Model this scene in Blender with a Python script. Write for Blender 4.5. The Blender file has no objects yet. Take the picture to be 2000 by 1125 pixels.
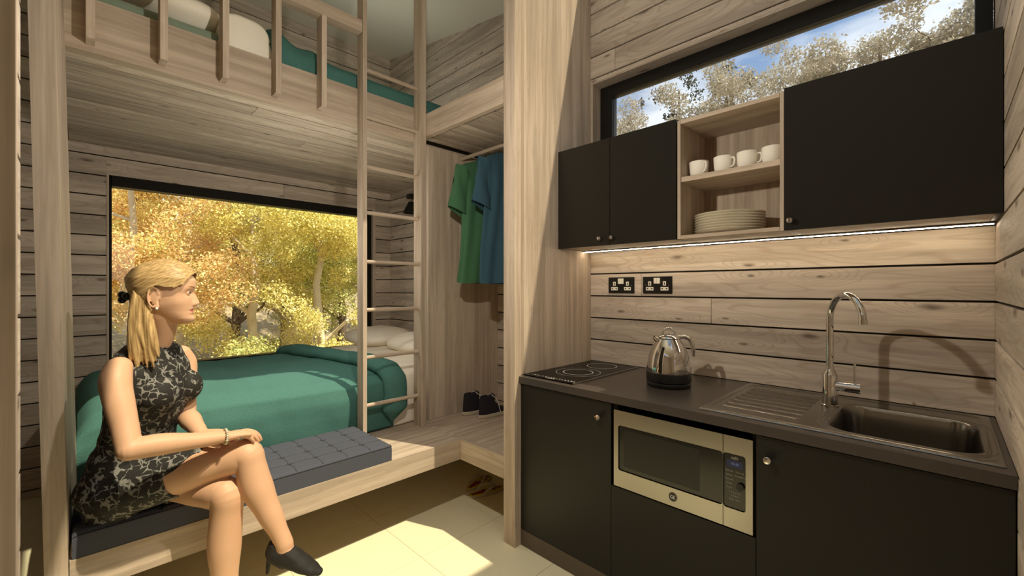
import bpy, bmesh, math, random
import numpy as np
from mathutils import Vector, Matrix
random.seed(7); RNG = np.random.default_rng(7)
SC = bpy.context.scene; COL = SC.collection
R2 = math.sqrt(.5)

# ---------------------------------------------------------------- camera, sky, sun, exposure
EYE = 1.37
cam_d = bpy.data.cameras.new('camera'); cam = bpy.data.objects.new('camera', cam_d); COL.objects.link(cam)
cam_d.sensor_width = 36.0; cam_d.lens = 36.0*845/2000; cam_d.clip_start = .02; cam_d.clip_end = 300
cam.location = (0, 0, EYE); cam.rotation_euler = (math.radians(90), 0, math.radians(-45))
SC.camera = cam
SC.view_settings.view_transform = 'Standard'; SC.view_settings.look = 'None'
SC.view_settings.gamma = 1.0; SC.view_settings.use_curve_mapping = False
SC.view_settings.exposure = 0.1
SC.cycles.use_denoising = True
SC.cycles.max_bounces = 10; SC.cycles.diffuse_bounces = 6; SC.cycles.glossy_bounces = 5
SC.cycles.transparent_max_bounces = 24; SC.cycles.sample_clamp_indirect = 4.0
SC.cycles.caustics_reflective = False; SC.cycles.caustics_refractive = False

SUN_DIR = Vector((-.22, .54, -1.0)).normalized()      # the way the sunlight travels
sun_d = bpy.data.lights.new('sun', 'SUN'); sun_d.energy = 8.0; sun_d.angle = math.radians(.6)
sun_d.color = (1.0, .93, .80)
sun = bpy.data.objects.new('sun', sun_d); COL.objects.link(sun)
sun.rotation_euler = SUN_DIR.to_track_quat('-Z', 'Y').to_euler(); sun.location = (1, -2, 8)

world = bpy.data.worlds.new('world'); SC.world = world; world.use_nodes = True
wn = world.node_tree; wn.nodes.clear()
def N(nt, t, **kw):
    n = nt.nodes.new(t)
    for k, v in kw.items(): setattr(n, k, v)
    return n
w_out = N(wn, 'ShaderNodeOutputWorld'); w_bg = N(wn, 'ShaderNodeBackground')
w_sky = N(wn, 'ShaderNodeTexSky', sky_type='NISHITA'); w_sky.sun_disc = False
w_sky.sun_elevation = math.radians(59); w_sky.sun_rotation = math.radians(158); w_sky.air_density = 1.0; w_sky.dust_density = .6
w_tc = N(wn, 'ShaderNodeTexCoord'); w_mp = N(wn, 'ShaderNodeMapping'); w_mp.inputs['Scale'].default_value = (1.4, 1.4, 4.5)
w_ns = N(wn, 'ShaderNodeTexNoise'); w_ns.inputs['Scale'].default_value = 2.2; w_ns.inputs['Detail'].default_value = 5
w_rp = N(wn, 'ShaderNodeValToRGB'); w_rp.color_ramp.elements[0].position = .38; w_rp.color_ramp.elements[1].position = .55
w_rp.color_ramp.elements[0].color = (0, 0, 0, 1); w_rp.color_ramp.elements[1].color = (1, 1, 1, 1)
w_sc = N(wn, 'ShaderNodeVectorMath', operation='SCALE'); w_sc.inputs['Scale'].default_value = .135
w_mx = N(wn, 'ShaderNodeMix', data_type='RGBA'); w_mx.inputs['B'].default_value = (.92, .95, 1.0, 1)
w_mf = N(wn, 'ShaderNodeMath', operation='MULTIPLY'); w_mf.inputs[1].default_value = .85
L = wn.links.new
L(w_tc.outputs['Generated'], w_mp.inputs['Vector']); L(w_mp.outputs[0], w_ns.inputs['Vector']); L(w_ns.outputs[0], w_rp.inputs[0])
L(w_sky.outputs[0], w_sc.inputs[0]); L(w_sc.outputs[0], w_mx.inputs['A']); L(w_rp.outputs[0], w_mf.inputs[0]); L(w_mf.outputs[0], w_mx.inputs['Factor'])
L(w_mx.outputs['Result'], w_bg.inputs[0]); w_bg.inputs[1].default_value = 1.2; L(w_bg.outputs[0], w_out.inputs[0])

# room light set where the cast shadows trace back to, without a fixture
lamp_d = bpy.data.lights.new('room_lamp', 'POINT'); lamp_d.energy = 38; lamp_d.shadow_soft_size = .02; lamp_d.color = (1.0, .92, .80)
lamp = bpy.data.objects.new('room_lamp', lamp_d); COL.objects.link(lamp); lamp.location = (.72, 1.12, 2.0)
for nm, loc, en, rad, colr in (('entry_fill', (.7, -.55, 1.0), 8, .3, (1, .94, .84)), ('alcove_fill', (1.0, 2.8, 1.62), 11.5, .3, (1, .95, .86)), ('loft_fill', (1.6, 3.2, 2.9), 6, .3, (1, .95, .86))):  # added soft fill lights without fixtures, brightening entry, alcove and loft
    d_ = bpy.data.lights.new(nm, 'POINT'); d_.energy = en; d_.shadow_soft_size = rad; d_.color = colr
    o_ = bpy.data.objects.new(nm, d_); COL.objects.link(o_); o_.location = loc; o_.visible_glossy = False
lamp.visible_glossy = False

# ---------------------------------------------------------------- materials
def srgb(r, g, b):
    f = lambda c: (c/255/12.92) if c/255 <= .04045 else ((c/255+.055)/1.055)**2.4
    return (f(r), f(g), f(b), 1)
def new_mat(name):
    m = bpy.data.materials.new(name); m.use_nodes = True; nt = m.node_tree
    return m, nt, nt.nodes['Principled BSDF']
def plain(name, col, rough=.5, metal=0., bump=0., bscale=200., spec=.5, var=0., vscale=20., coat=0.):
    m, nt, b = new_mat(name); b.inputs['Base Color'].default_value = col
    b.inputs['Roughness'].default_value = rough; b.inputs['Metallic'].default_value = metal
    b.inputs['Specular IOR Level'].default_value = spec; b.inputs['Coat Weight'].default_value = coat
    tc = N(nt, 'ShaderNodeTexCoord')
    if var:
        n = N(nt, 'ShaderNodeTexNoise'); n.inputs['Scale'].default_value = vscale; n.inputs['Detail'].default_value = 4
        r = N(nt, 'ShaderNodeMapRange'); r.inputs['To Min'].default_value = 1-var; r.inputs['To Max'].default_value = 1+var
        mu = N(nt, 'ShaderNodeVectorMath', operation='SCALE'); mu.inputs[0].default_value = col[:3]
        nt.links.new(tc.outputs['Object'], n.inputs['Vector']); nt.links.new(n.outputs[0], r.inputs[0])
        nt.links.new(r.outputs[0], mu.inputs['Scale']); nt.links.new(mu.outputs[0], b.inputs['Base Color'])
    if bump:
        n = N(nt, 'ShaderNodeTexNoise'); n.inputs['Scale'].default_value = bscale; n.inputs['Detail'].default_value = 3
        bp = N(nt, 'ShaderNodeBump'); bp.inputs['Strength'].default_value = bump; bp.inputs['Distance'].default_value = .004
        nt.links.new(tc.outputs['Object'], n.inputs['Vector']); nt.links.new(n.outputs[0], bp.inputs['Height']); nt.links.new(bp.outputs[0], b.inputs['Normal'])
    return m
def wood(name, axis, light, dark, line, knots=1.0, streak=16., rough=.62, linemix=.45, piece=.24):
    """pine / oak: grain runs along `axis`; every board takes its own slice of the pattern"""
    m, nt, b = new_mat(name); l = nt.links.new
    tc = N(nt, 'ShaderNodeTexCoord'); oi = N(nt, 'ShaderNodeObjectInfo')
    ro = N(nt, 'ShaderNodeVectorMath', operation='SCALE'); ro.inputs[0].default_value = (37., 23., 41.); l(oi.outputs['Random'], ro.inputs['Scale'])
    ad = N(nt, 'ShaderNodeVectorMath', operation='ADD'); l(tc.outputs['Object'], ad.inputs[0]); l(ro.outputs[0], ad.inputs[1])
    def scaled(al, ac, dp=None):
        v = [ac]*3; v[axis] = al
        s = N(nt, 'ShaderNodeVectorMath', operation='MULTIPLY'); s.inputs[1].default_value = v; l(ad.outputs[0], s.inputs[0]); return s
    def math_(op, a, bb, c=None):
        n = N(nt, 'ShaderNodeMath', operation=op)
        for i, v in enumerate((a, bb, c)):
            if v is None: continue
            if isinstance(v, (int, float)): n.inputs[i].default_value = v
            else: l(v, n.inputs[i])
        return n.outputs[0]
    # knots
    sx_ = N(nt, 'ShaderNodeSeparateXYZ'); l(ad.outputs[0], sx_.inputs[0]); oth = [i_ for i_ in range(3) if i_ != axis]
    cb_ = N(nt, 'ShaderNodeCombineXYZ'); l(math_('MULTIPLY', sx_.outputs[axis], 2.6), cb_.inputs[0]); l(math_('MULTIPLY', math_('ADD', sx_.outputs[oth[0]], sx_.outputs[oth[1]]), 8.5), cb_.inputs[1])
    wn2 = N(nt, 'ShaderNodeTexNoise'); wn2.inputs['Scale'].default_value = 14; l(ad.outputs[0], wn2.inputs['Vector']); ws2 = N(nt, 'ShaderNodeVectorMath', operation='SCALE'); ws2.inputs['Scale'].default_value = .10; l(wn2.outputs['Color'], ws2.inputs[0])
    wa2 = N(nt, 'ShaderNodeVectorMath', operation='ADD'); l(cb_.outputs[0], wa2.inputs[0]); l(ws2.outputs[0], wa2.inputs[1])
    vo = N(nt, 'ShaderNodeTexVoronoi', feature='F1', voronoi_dimensions='2D'); vo.inputs['Scale'].default_value = 1.0; l(wa2.outputs[0], vo.inputs['Vector'])
    sep = N(nt, 'ShaderNodeSeparateColor'); l(vo.outputs['Color'], sep.inputs[0])
    gate = math_('GREATER_THAN', sep.outputs[0], .58)
    kd = N(nt, 'ShaderNodeMapRange', interpolation_type='SMOOTHSTEP'); kd.inputs['From Min'].default_value = .01; l(math_('MULTIPLY_ADD', sep.outputs[1], .13, .05), kd.inputs['From Max'])
    kd.inputs['To Min'].default_value = 1; kd.inputs['To Max'].default_value = 0; l(vo.outputs['Distance'], kd.inputs[0])
    kmask = math_('MULTIPLY', math_('MULTIPLY', kd.outputs[0], gate), .72*knots)
    kw = N(nt, 'ShaderNodeMapRange', interpolation_type='SMOOTHSTEP'); kw.inputs['From Min'].default_value = 0; kw.inputs['From Max'].default_value = .5
    kw.inputs['To Min'].default_value = 1; kw.inputs['To Max'].default_value = 0; l(vo.outputs['Distance'], kw.inputs[0])
    # grain lines bending round the knots
    nb = N(nt, 'ShaderNodeTexNoise'); nb.inputs['Scale'].default_value = 1; nb.inputs['Detail'].default_value = 2; l(scaled(1.1, 7.).outputs[0], nb.inputs['Vector'])
    v = math_('ADD', math_('MULTIPLY', nb.outputs[0], 8.5), math_('MULTIPLY', math_('MULTIPLY', kw.outputs[0], gate), 2.4*knots))
    fr = math_('FRACT', math_('MULTIPLY', v, 1.6), None)
    tri = math_('ABSOLUTE', math_('SUBTRACT', fr, .5), None)
    ln = N(nt, 'ShaderNodeMapRange', interpolation_type='SMOOTHSTEP'); ln.inputs['From Min'].default_value = .28; ln.inputs['From Max'].default_value = .5; l(tri, ln.inputs[0])
    fine = N(nt, 'ShaderNodeTexNoise'); fine.inputs['Scale'].default_value = 1; fine.inputs['Detail'].default_value = 4; l(scaled(3.2, 95.).outputs[0], fine.inputs['Vector'])
    st = N(nt, 'ShaderNodeTexNoise'); st.inputs['Scale'].default_value = 1; st.inputs['Detail'].default_value = 5; l(scaled(1.1, streak).outputs[0], st.inputs['Vector'])
    rp = N(nt, 'ShaderNodeMapRange', interpolation_type='SMOOTHSTEP'); rp.inputs['From Min'].default_value = .34; rp.inputs['From Max'].default_value = .66; l(st.outputs[0], rp.inputs[0])
    m1 = N(nt, 'ShaderNodeMix', data_type='RGBA'); m1.inputs['A'].default_value = light; m1.inputs['B'].default_value = dark; l(rp.outputs[0], m1.inputs['Factor'])
    m2 = N(nt, 'ShaderNodeMix', data_type='RGBA'); m2.inputs['B'].default_value = line; l(m1.outputs['Result'], m2.inputs['A'])
    l(math_('MULTIPLY', ln.outputs[0], math_('MULTIPLY', fine.outputs[0], linemix*1.5)), m2.inputs['Factor'])
    m3 = N(nt, 'ShaderNodeMix', data_type='RGBA'); m3.inputs['B'].default_value = srgb(78, 58, 42); l(m2.outputs['Result'], m3.inputs['A']); l(kmask, m3.inputs['Factor'])
    fm = N(nt, 'ShaderNodeMapRange'); fm.inputs['From Min'].default_value = .25; fm.inputs['From Max'].default_value = .75; fm.inputs['To Min'].default_value = .86; fm.inputs['To Max'].default_value = 1.1; l(fine.outputs[0], fm.inputs[0])
    pr_ = N(nt, 'ShaderNodeMapRange'); pr_.inputs['To Min'].default_value = 1-piece; pr_.inputs['To Max'].default_value = 1+piece*.4; l(oi.outputs['Random'], pr_.inputs[0])
    sc = N(nt, 'ShaderNodeVectorMath', operation='SCALE'); l(m3.outputs['Result'], sc.inputs[0]); l(math_('MULTIPLY', fm.outputs[0], pr_.outputs[0]), sc.inputs['Scale'])
    l(sc.outputs[0], b.inputs['Base Color']); b.inputs['Roughness'].default_value = rough; b.inputs['Specular IOR Level'].default_value = .25
    bp = N(nt, 'ShaderNodeBump'); bp.inputs['Strength'].default_value = .25; bp.inputs['Distance'].default_value = .002
    l(fine.outputs[0], bp.inputs['Height']); l(bp.outputs[0], b.inputs['Normal'])
    return m
PL, PD, PN = srgb(214, 199, 180), srgb(182, 168, 152), srgb(156, 128, 102)
OL, OD, ON = srgb(198, 180, 160), srgb(172, 155, 136), srgb(154, 128, 104)
M = {}
for i, a in enumerate('xyz'):
    M['pine_'+a] = wood('pine_boards_'+a, i, PL, PD, PN, 1.0, 14., linemix=.42)
    M['oak_'+a] = wood('oak_veneer_'+a, i, OL, OD, ON, .18, 26., linemix=.16, piece=.06)
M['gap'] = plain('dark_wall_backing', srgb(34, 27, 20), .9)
M['black'] = plain('black_cabinet_laminate', srgb(34, 32, 28), .45, spec=.3, var=.06, vscale=3)
M['frame'] = plain('black_window_frame', srgb(26, 25, 23), .45, spec=.35)
M['worktop'] = plain('brown_grey_worktop', srgb(66, 59, 54), .3, spec=.5, var=.12, vscale=60)
M['plinth'] = plain('brown_plinth', srgb(88, 76, 64), .5, var=.06)
M['tile'] = plain('cream_floor_tile', srgb(238, 230, 194), .35, spec=.4, var=.03, vscale=6)
M['grout'] = plain('floor_grout', srgb(176, 164, 130), .8)
M['plaster'] = plain('white_ceiling_paint', srgb(226, 220, 200), .8, var=.02, vscale=3)
M['steel'] = plain('dark_brushed_steel', srgb(150, 148, 144), .2, 1.0, var=.05, vscale=40)
M['steel_b'] = plain('bright_brushed_steel', srgb(172, 168, 162), .3, 1.0)
M['chrome'] = plain('chrome', srgb(226, 226, 226), .05, 1.0)
M['glass_black'] = plain('black_ceramic_glass', srgb(7, 7, 7), .25, spec=.08)
M['mw_glass'] = plain('microwave_door_glass', srgb(24, 23, 20), .18, spec=.5)
M['white'] = plain('white_glazed_china', srgb(242, 236, 222), .25, spec=.5)
M['white_pl'] = plain('white_plastic', srgb(238, 232, 214), .35)
M['mark'] = plain('white_printed_marks', srgb(225, 222, 212), .5)
M['mark_dim'] = plain('grey_printed_marks', srgb(150, 146, 136), .5)
M['blk_pl'] = plain('black_plastic', srgb(18, 18, 17), .35)
M['bed_white'] = plain('white_cotton', srgb(240, 232, 214), .85, bump=.25, bscale=60, var=.03, vscale=8)
M['teal'] = plain('teal_wool', srgb(76, 118, 110), .95, bump=.6, bscale=260, var=.14, vscale=90, spec=.1)
M['grey_green'] = plain('grey_green_cotton', srgb(128, 142, 122), .9, bump=.3, bscale=120, var=.05)
M['cushion'] = plain('charcoal_felt', srgb(78, 81, 90), .9, bump=.4, bscale=300, var=.08, vscale=150, spec=.15)
M['seam'] = plain('cushion_seam', srgb(46, 44, 50), .9)
M['green_shirt'] = plain('green_jersey', srgb(68, 108, 78), .9, bump=.3, bscale=200, var=.06, vscale=12)
M['blue_shirt'] = plain('blue_jersey', srgb(54, 82, 96), .9, bump=.3, bscale=200, var=.06, vscale=12)
M['canvas'] = plain('navy_black_canvas', srgb(40, 38, 44), .9, bump=.4, bscale=400)
M['sole'] = plain('cream_rubber', srgb(188, 178, 156), .7)
M['lace'] = plain('white_lace', srgb(205, 200, 188), .8)
M['yellow'] = plain('yellow_foam', srgb(208, 190, 70), .7)
M['crimson'] = plain('crimson_print', srgb(140, 36, 58), .6)
M['skin'] = None
M['led'] = bpy.data.materials.new('led_strip_glow'); M['led'].use_nodes = True
_b = M['led'].node_tree.nodes['Principled BSDF']; _b.inputs['Emission Color'].default_value = (1, .84, .6, 1); _b.inputs['Emission Strength'].default_value = 38
M['disp'] = bpy.data.materials.new('display_glow'); M['disp'].use_nodes = True
_b = M['disp'].node_tree.nodes['Principled BSDF']; _b.inputs['Base Color'].default_value = (.01, .01, .02, 1); _b.inputs['Emission Color'].default_value = (.35, .45, 1, 1); _b.inputs['Emission Strength'].default_value = .02
M['clock'] = plain('pale_blue_digits', srgb(120, 140, 190), .5)
# window glass: part mirror, part see-through
m, nt, b = new_mat('window_glass'); nt.nodes.remove(b)
fr = N(nt, 'ShaderNodeFresnel'); fr.inputs[0].default_value = 1.5
tr = N(nt, 'ShaderNodeBsdfTransparent'); tr.inputs[0].default_value = (.97, .98, .97, 1)
gl = N(nt, 'ShaderNodeBsdfGlossy'); gl.inputs['Roughness'].default_value = .0; gl.inputs['Color'].default_value = (1, 1, 1, 1)
mx = N(nt, 'ShaderNodeMixShader'); nt.links.new(fr.outputs[0], mx.inputs[0]); nt.links.new(tr.outputs[0], mx.inputs[1]); nt.links.new(gl.outputs[0], mx.inputs[2])
nt.links.new(mx.outputs[0], nt.nodes['Material Output'].inputs[0]); M['glass'] = m
def leafmat(name, cols):
    m, nt, b = new_mat(name); g = N(nt, 'ShaderNodeNewGeometry'); r = N(nt, 'ShaderNodeValToRGB')
    cr = r.color_ramp
    for i, c in enumerate(cols):
        e = cr.elements[i] if i < 2 else cr.elements.new(i/(len(cols)-1))
        e.position = i/(len(cols)-1); e.color = c
    nt.links.new(g.outputs['Random Per Island'], r.inputs[0]); nt.links.new(r.outputs[0], b.inputs['Base Color'])
    b.inputs['Roughness'].default_value = .6; b.inputs['Specular IOR Level'].default_value = .2
    t = N(nt, 'ShaderNodeBsdfTranslucent'); nt.links.new(r.outputs[0], t.inputs[0])
    mx = N(nt, 'ShaderNodeMixShader'); mx.inputs[0].default_value = .25
    nt.links.new(b.outputs[0], mx.inputs[1]); nt.links.new(t.outputs[0], mx.inputs[2]); nt.links.new(mx.outputs[0], nt.nodes['Material Output'].inputs[0])
    return m
M['leaf_yellow'] = leafmat('yellow_autumn_leaves', [srgb(170, 164, 96), srgb(240, 226, 136), srgb(255, 246, 164), srgb(222, 208, 116)])
M['leaf_orange'] = leafmat('orange_autumn_leaves', [srgb(186, 150, 98), srgb(240, 208, 136), srgb(252, 230, 158), srgb(230, 180, 112)])
M['leaf_green'] = leafmat('olive_green_leaves', [srgb(124, 134, 78), srgb(208, 208, 124), srgb(236, 230, 146), srgb(160, 168, 96)])
M['leaf_brown'] = leafmat('brown_leaves_reflection_tint', [srgb(164, 154, 134), srgb(192, 184, 166), srgb(178, 168, 148)])  # tan reflection of the ceiling in the window glass put into the leaf colour
M['leaf_dark'] = leafmat('dark_evergreen_needles', [srgb(34, 40, 30), srgb(60, 64, 46)])
M['bark'] = plain('pale_birch_bark', srgb(206, 192, 160), .8, var=.3, vscale=8)
M['bark_dark'] = plain('brown_bark', srgb(104, 88, 70), .9, var=.3, vscale=8)
M['soil'] = plain('leaf_littered_ground', srgb(150, 132, 98), .95, var=.4, vscale=3)

# ---------------------------------------------------------------- helpers
def tag(o, label=None, cat=None, group=None, kind=None):
    if label: o['label'] = label
    if cat: o['category'] = cat
    if group: o['group'] = group
    if kind: o['kind'] = kind
    return o
def link_mesh(name, me, mat=None, parent=None, smooth=False):
    o = bpy.data.objects.new(name, me); COL.objects.link(o)
    if mat is not None:
        for x in (mat if isinstance(mat, (list, tuple)) else [mat]): me.materials.append(x)
    if parent is not None: o.parent = parent
    if smooth: me.polygons.foreach_set('use_smooth', [True]*len(me.polygons)); me.update()
    return o
def root(name, label=None, cat=None, loc=(0, 0, 0), group=None, kind=None):
    o = bpy.data.objects.new(name, None); COL.objects.link(o); o.location = loc; o.empty_display_size = .05
    return tag(o, label, cat, group, kind)
def rebase(o, loc=None):
    """move a mesh's origin to the middle of its foot (or to loc) without moving the mesh"""
    me = o.data; n = len(me.vertices); c = np.empty(n*3); me.vertices.foreach_get('co', c); c = c.reshape(-1, 3)
    p = Vector(loc) if loc else Vector(((c[:, 0].min()+c[:, 0].max())/2, (c[:, 1].min()+c[:, 1].max())/2, c[:, 2].min()))
    me.transform(Matrix.Translation(-p)); o.location = p; return o
class MB:
    def __init__(s): s.bm = bmesh.new()
    def box(s, x0, x1, y0, y1, z0, z1, bev=0.):
        r = bmesh.ops.create_cube(s.bm, size=1)['verts']
        for v in r: v.co = Vector((x0+(v.co.x+.5)*(x1-x0), y0+(v.co.y+.5)*(y1-y0), z0+(v.co.z+.5)*(z1-z0)))
        if bev:
            ed = list({e for v in r for e in v.link_edges}); bmesh.ops.bevel(s.bm, geom=ed, offset=bev, segments=2, affect='EDGES', profile=.6)
        return s
    def hexa(s, p):
        v = [s.bm.verts.new(q) for q in p]
        for f in ((0, 3, 2, 1), (4, 5, 6, 7), (0, 1, 5, 4), (1, 2, 6, 5), (2, 3, 7, 6), (3, 0, 4, 7)): s.bm.faces.new([v[i] for i in f])
        return s
    def tube(s, pts, rad, seg=12, cap=True, ell=None):
        pts = [Vector(p) for p in pts]; n = len(pts)
        if isinstance(rad, (int, float)): rad = [rad]*n
        rings = []; prev = None
        for i, p in enumerate(pts):
            t = (pts[min(i+1, n-1)]-pts[max(i-1, 0)]).normalized()
            if prev is None:
                a = Vector((0, 0, 1)) if abs(t.z) < .9 else Vector((1, 0, 0)); u = t.cross(a).normalized()
            else: u = (prev-t*prev.dot(t)).normalized()
            prev = u; w = t.cross(u); ring = []
            for k in range(seg):
                a = 2*math.pi*k/seg; ring.append(s.bm.verts.new(p+(u*math.cos(a)+w*math.sin(a))*rad[i]))
            rings.append(ring)
        for i in range(n-1):
            for k in range(seg): s.bm.faces.new((rings[i][k], rings[i][(k+1) % seg], rings[i+1][(k+1) % seg], rings[i+1][k]))
        if cap: s.bm.faces.new(rings[0][::-1]); s.bm.faces.new(rings[-1])
        return s
    def lathe(s, prof, c=(0, 0, 0), seg=32, axis='z'):
        rings = []
        for r, h in prof:
            ring = []
            for k in range(seg):
                a = 2*math.pi*k/seg; q = (r*math.cos(a), r*math.sin(a), h)
                if axis == 'x': q = (q[2], q[0], q[1])
                if axis == 'y': q = (q[0], q[2], q[1])
                ring.append(s.bm.verts.new(Vector(q)+Vector(c)))
            rings.append(ring)
        for i in range(len(prof)-1):
            for k in range(seg): s.bm.faces.new((rings[i][k], rings[i][(k+1) % seg], rings[i+1][(k+1) % seg], rings[i+1][k]))
        s.bm.faces.new(rings[0][::-1]); s.bm.faces.new(rings[-1]); return s
    def sphere(s, c, r, sc=(1, 1, 1), u=16, v=10):
        q = bmesh.ops.create_uvsphere(s.bm, u_segments=u, v_segments=v, radius=r)['verts']
        for w in q: w.co = Vector((w.co.x*sc[0], w.co.y*sc[1], w.co.z*sc[2]))+Vector(c)
        return s
    def build(s, name, mat, parent=None, smooth=False, fix=True):
        if fix: bmesh.ops.recalc_face_normals(s.bm, faces=s.bm.faces)
        me = bpy.data.meshes.new(name); s.bm.to_mesh(me); s.bm.free()
        o = link_mesh(name, me, mat, parent, smooth)
        if smooth:
            try: me.set_sharp_from_angle(angle=math.radians(42))
            except Exception: pass
        return o
def box(name, mat, dims, parent=None, bev=.0015): return MB().box(*dims, bev=bev).build(name, mat, parent)
def grid_mesh(name, nu, nv, fn, mat=None, parent=None, smooth=True, solid=0.):
    U, V = np.meshgrid(np.linspace(0, 1, nu), np.linspace(0, 1, nv), indexing='ij')
    P = fn(U, V); co = np.stack(P, -1).reshape(-1, 3)
    idx = np.arange(nu*nv).reshape(nu, nv)
    q = np.stack([idx[:-1, :-1], idx[1:, :-1], idx[1:, 1:], idx[:-1, 1:]], -1).reshape(-1, 4)
    me = bpy.data.meshes.new(name); me.from_pydata(co.tolist(), [], q.tolist())
    o = link_mesh(name, me, mat, parent, smooth)
    if solid:
        md = o.modifiers.new('thickness', 'SOLIDIFY'); md.thickness = solid; md.offset = -1
    return o
def fnoise(x, y, seed=0, n=7, f0=1.):
    """smooth sum-of-sines unevenness"""
    r = np.random.default_rng(seed); out = 0*x
    for i in range(n):
        a = r.uniform(0, 6.28); f = f0*(1.35**i); ph = r.uniform(0, 6.28)
        out = out+np.sin((x*math.cos(a)+y*math.sin(a))*f*6.28+ph)/(1.25**i)
    return out/n*1.8
def superell(x, y, z, c, h, e=3.2): pass
def pillow_mesh(name, c, size, mat, parent=None, e=2.6, seed=1, wr=.006, rot=0., tilt=(0, 0)):
    nu, nv = 56, 40
    U, V = np.meshgrid(np.linspace(0, 2*math.pi, nu, endpoint=False), np.linspace(-math.pi/2, math.pi/2, nv), indexing='ij')
    sg = lambda t, p: np.sign(t)*np.abs(t)**p
    a = 2/e
    X = size[0]/2*sg(np.cos(V), a)*sg(np.cos(U), a); Y = size[1]/2*sg(np.cos(V), a)*sg(np.sin(U), a); Z = size[2]/2*sg(np.sin(V), .9)
    pin = 1-.35*(np.abs(X/size[0]*2)**3+np.abs(Y/size[1]*2)**3)/1.4; Z = Z*np.clip(pin, .3, 1)
    Z = Z+wr*fnoise(X*4, Y*4, seed)*np.sign(Z); X = X+wr*fnoise(Y*6, Z*6, seed+1)
    Z = Z+X*tilt[0]+Y*tilt[1]
    cr, sr = math.cos(rot), math.sin(rot)
    co = np.stack([c[0]+X*cr-Y*sr, c[1]+X*sr+Y*cr, c[2]+Z], -1).reshape(-1, 3)
    idx = np.arange(nu*nv).reshape(nu, nv); nx = np.roll(idx, -1, axis=0)
    q = np.stack([idx[:, :-1], nx[:, :-1], nx[:, 1:], idx[:, 1:]], -1).reshape(-1, 4)
    me = bpy.data.meshes.new(name); me.from_pydata(co.tolist(), [], q.tolist())
    bm = bmesh.new(); bm.from_mesh(me); bmesh.ops.remove_doubles(bm, verts=bm.verts, dist=.0004); bmesh.ops.recalc_face_normals(bm, faces=bm.faces); bm.to_mesh(me); bm.free()
    return link_mesh(name, me, mat, parent, True)
def text_mesh(name, body, size, mat, loc, rot, parent=None, depth=.0004, sx=1.):
    cu = bpy.data.curves.new(name, 'FONT'); cu.body = body; cu.size = size; cu.align_x = 'CENTER'; cu.align_y = 'CENTER'; cu.extrude = depth
    t = bpy.data.objects.new(name, cu); COL.objects.link(t); bpy.context.view_layer.update()
    me = bpy.data.meshes.new_from_object(t.evaluated_get(bpy.context.evaluated_depsgraph_get())); bpy.data.objects.remove(t)
    me.materials.clear(); o = link_mesh(name, me, mat, parent); o.location = loc; o.rotation_euler = rot; o.scale = (sx, 1, 1); return o

# ---------------------------------------------------------------- the setting
XK, YB, YN, PITCH, GAP = 2.355, 4.20, -.13, .1405, .0085
def ceil_z(x, y): return 3.81+.162*(y-4.2)
Z0 = 1.179-PITCH*8-.055      # groove heights follow z = 1.179 + n * pitch
GROOVES = [1.179+PITCH*n for n in range(-9, 20)]
def plank_wall(name, const, plane, lo, hi, openings, joints, zmin, zmax, sign, matname, skip=None):
    """const 'x' or 'y' plane; planks run along the other axis from lo to hi; openings = (a0,a1,z0,z1)"""
    t = root(name, kind='structure'); th = .011
    def bx(mb, a0, a1, d0, d1, z0, z1, bev=0.):
        if const == 'x': mb.box(min(d0, d1), max(d0, d1), a0, a1, z0, z1, bev)
        else: mb.box(a0, a1, min(d0, d1), max(d0, d1), z0, z1, bev)
    # dark backing round the openings
    back = MB(); blo, bhi = (lo-.0 if lo > 0 else lo, hi+.08); zs = sorted({zmin, zmax, *[o[2] for o in openings], *[o[3] for o in openings]}); as_ = sorted({blo-(.085 if name == 'wall_kitchen' else 0), bhi if name in ('wall_back', 'wall_kitchen', 'wall_right') else hi, *[o[0] for o in openings], *[o[1] for o in openings]})
    for z0, z1 in zip(zs, zs[1:]):
        for a0, a1 in zip(as_, as_[1:]):
            if any(o[0] <= (a0+a1)/2 <= o[1] and o[2] <= (z0+z1)/2 <= o[3] for o in openings): continue
            bx(back, a0, a1, plane+sign*th, plane+sign*(th+.06), z0, z1)
    back.build('backing', M['gap'], t)
    rows = [g for g in GROOVES if g > zmin-PITCH and g < zmax]
    for k, g in enumerate(rows):
        z0, z1 = max(g+GAP/2, zmin), min(g+PITCH-GAP/2, zmax)
        if z1-z0 < .012: continue
        cuts = [lo, hi]+[j for r, j in joints if r == k]
        # split this row by the openings it crosses
        segs = [(lo, hi, z0, z1)]
        for o in openings:
            new = []
            for a0, a1, q0, q1 in segs:
                if o[2] >= q1 or o[3] <= q0 or o[0] >= a1 or o[1] <= a0: new.append((a0, a1, q0, q1)); continue
                if a0 < o[0]: new.append((a0, o[0], q0, q1))
                if a1 > o[1]: new.append((o[1], a1, q0, q1))
                m0, m1 = max(a0, o[0]), min(a1, o[1])
                if q0 < o[2]-.004: new.append((m0, m1, q0, o[2]))
                if q1 > o[3]+.004: new.append((m0, m1, o[3], q1))
            segs = new
        out = []
        for a0, a1, q0, q1 in segs:
            js = [j for r, j in joints if r == k and a0+.05 < j < a1-.05]
            ed = [a0]+sorted(js)+[a1]
            for i in range(len(ed)-1): out.append((ed[i]+(.0012 if i else 0), ed[i+1]-(.0012 if i < len(ed)-2 else 0), q0, q1))
        for a0, a1, q0, q1 in out:
            mb = MB(); bx(mb, a0, a1, plane, plane+sign*th, q0, q1, .0012)
            mb.build('plank', M[matname], t)
    return t
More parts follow.
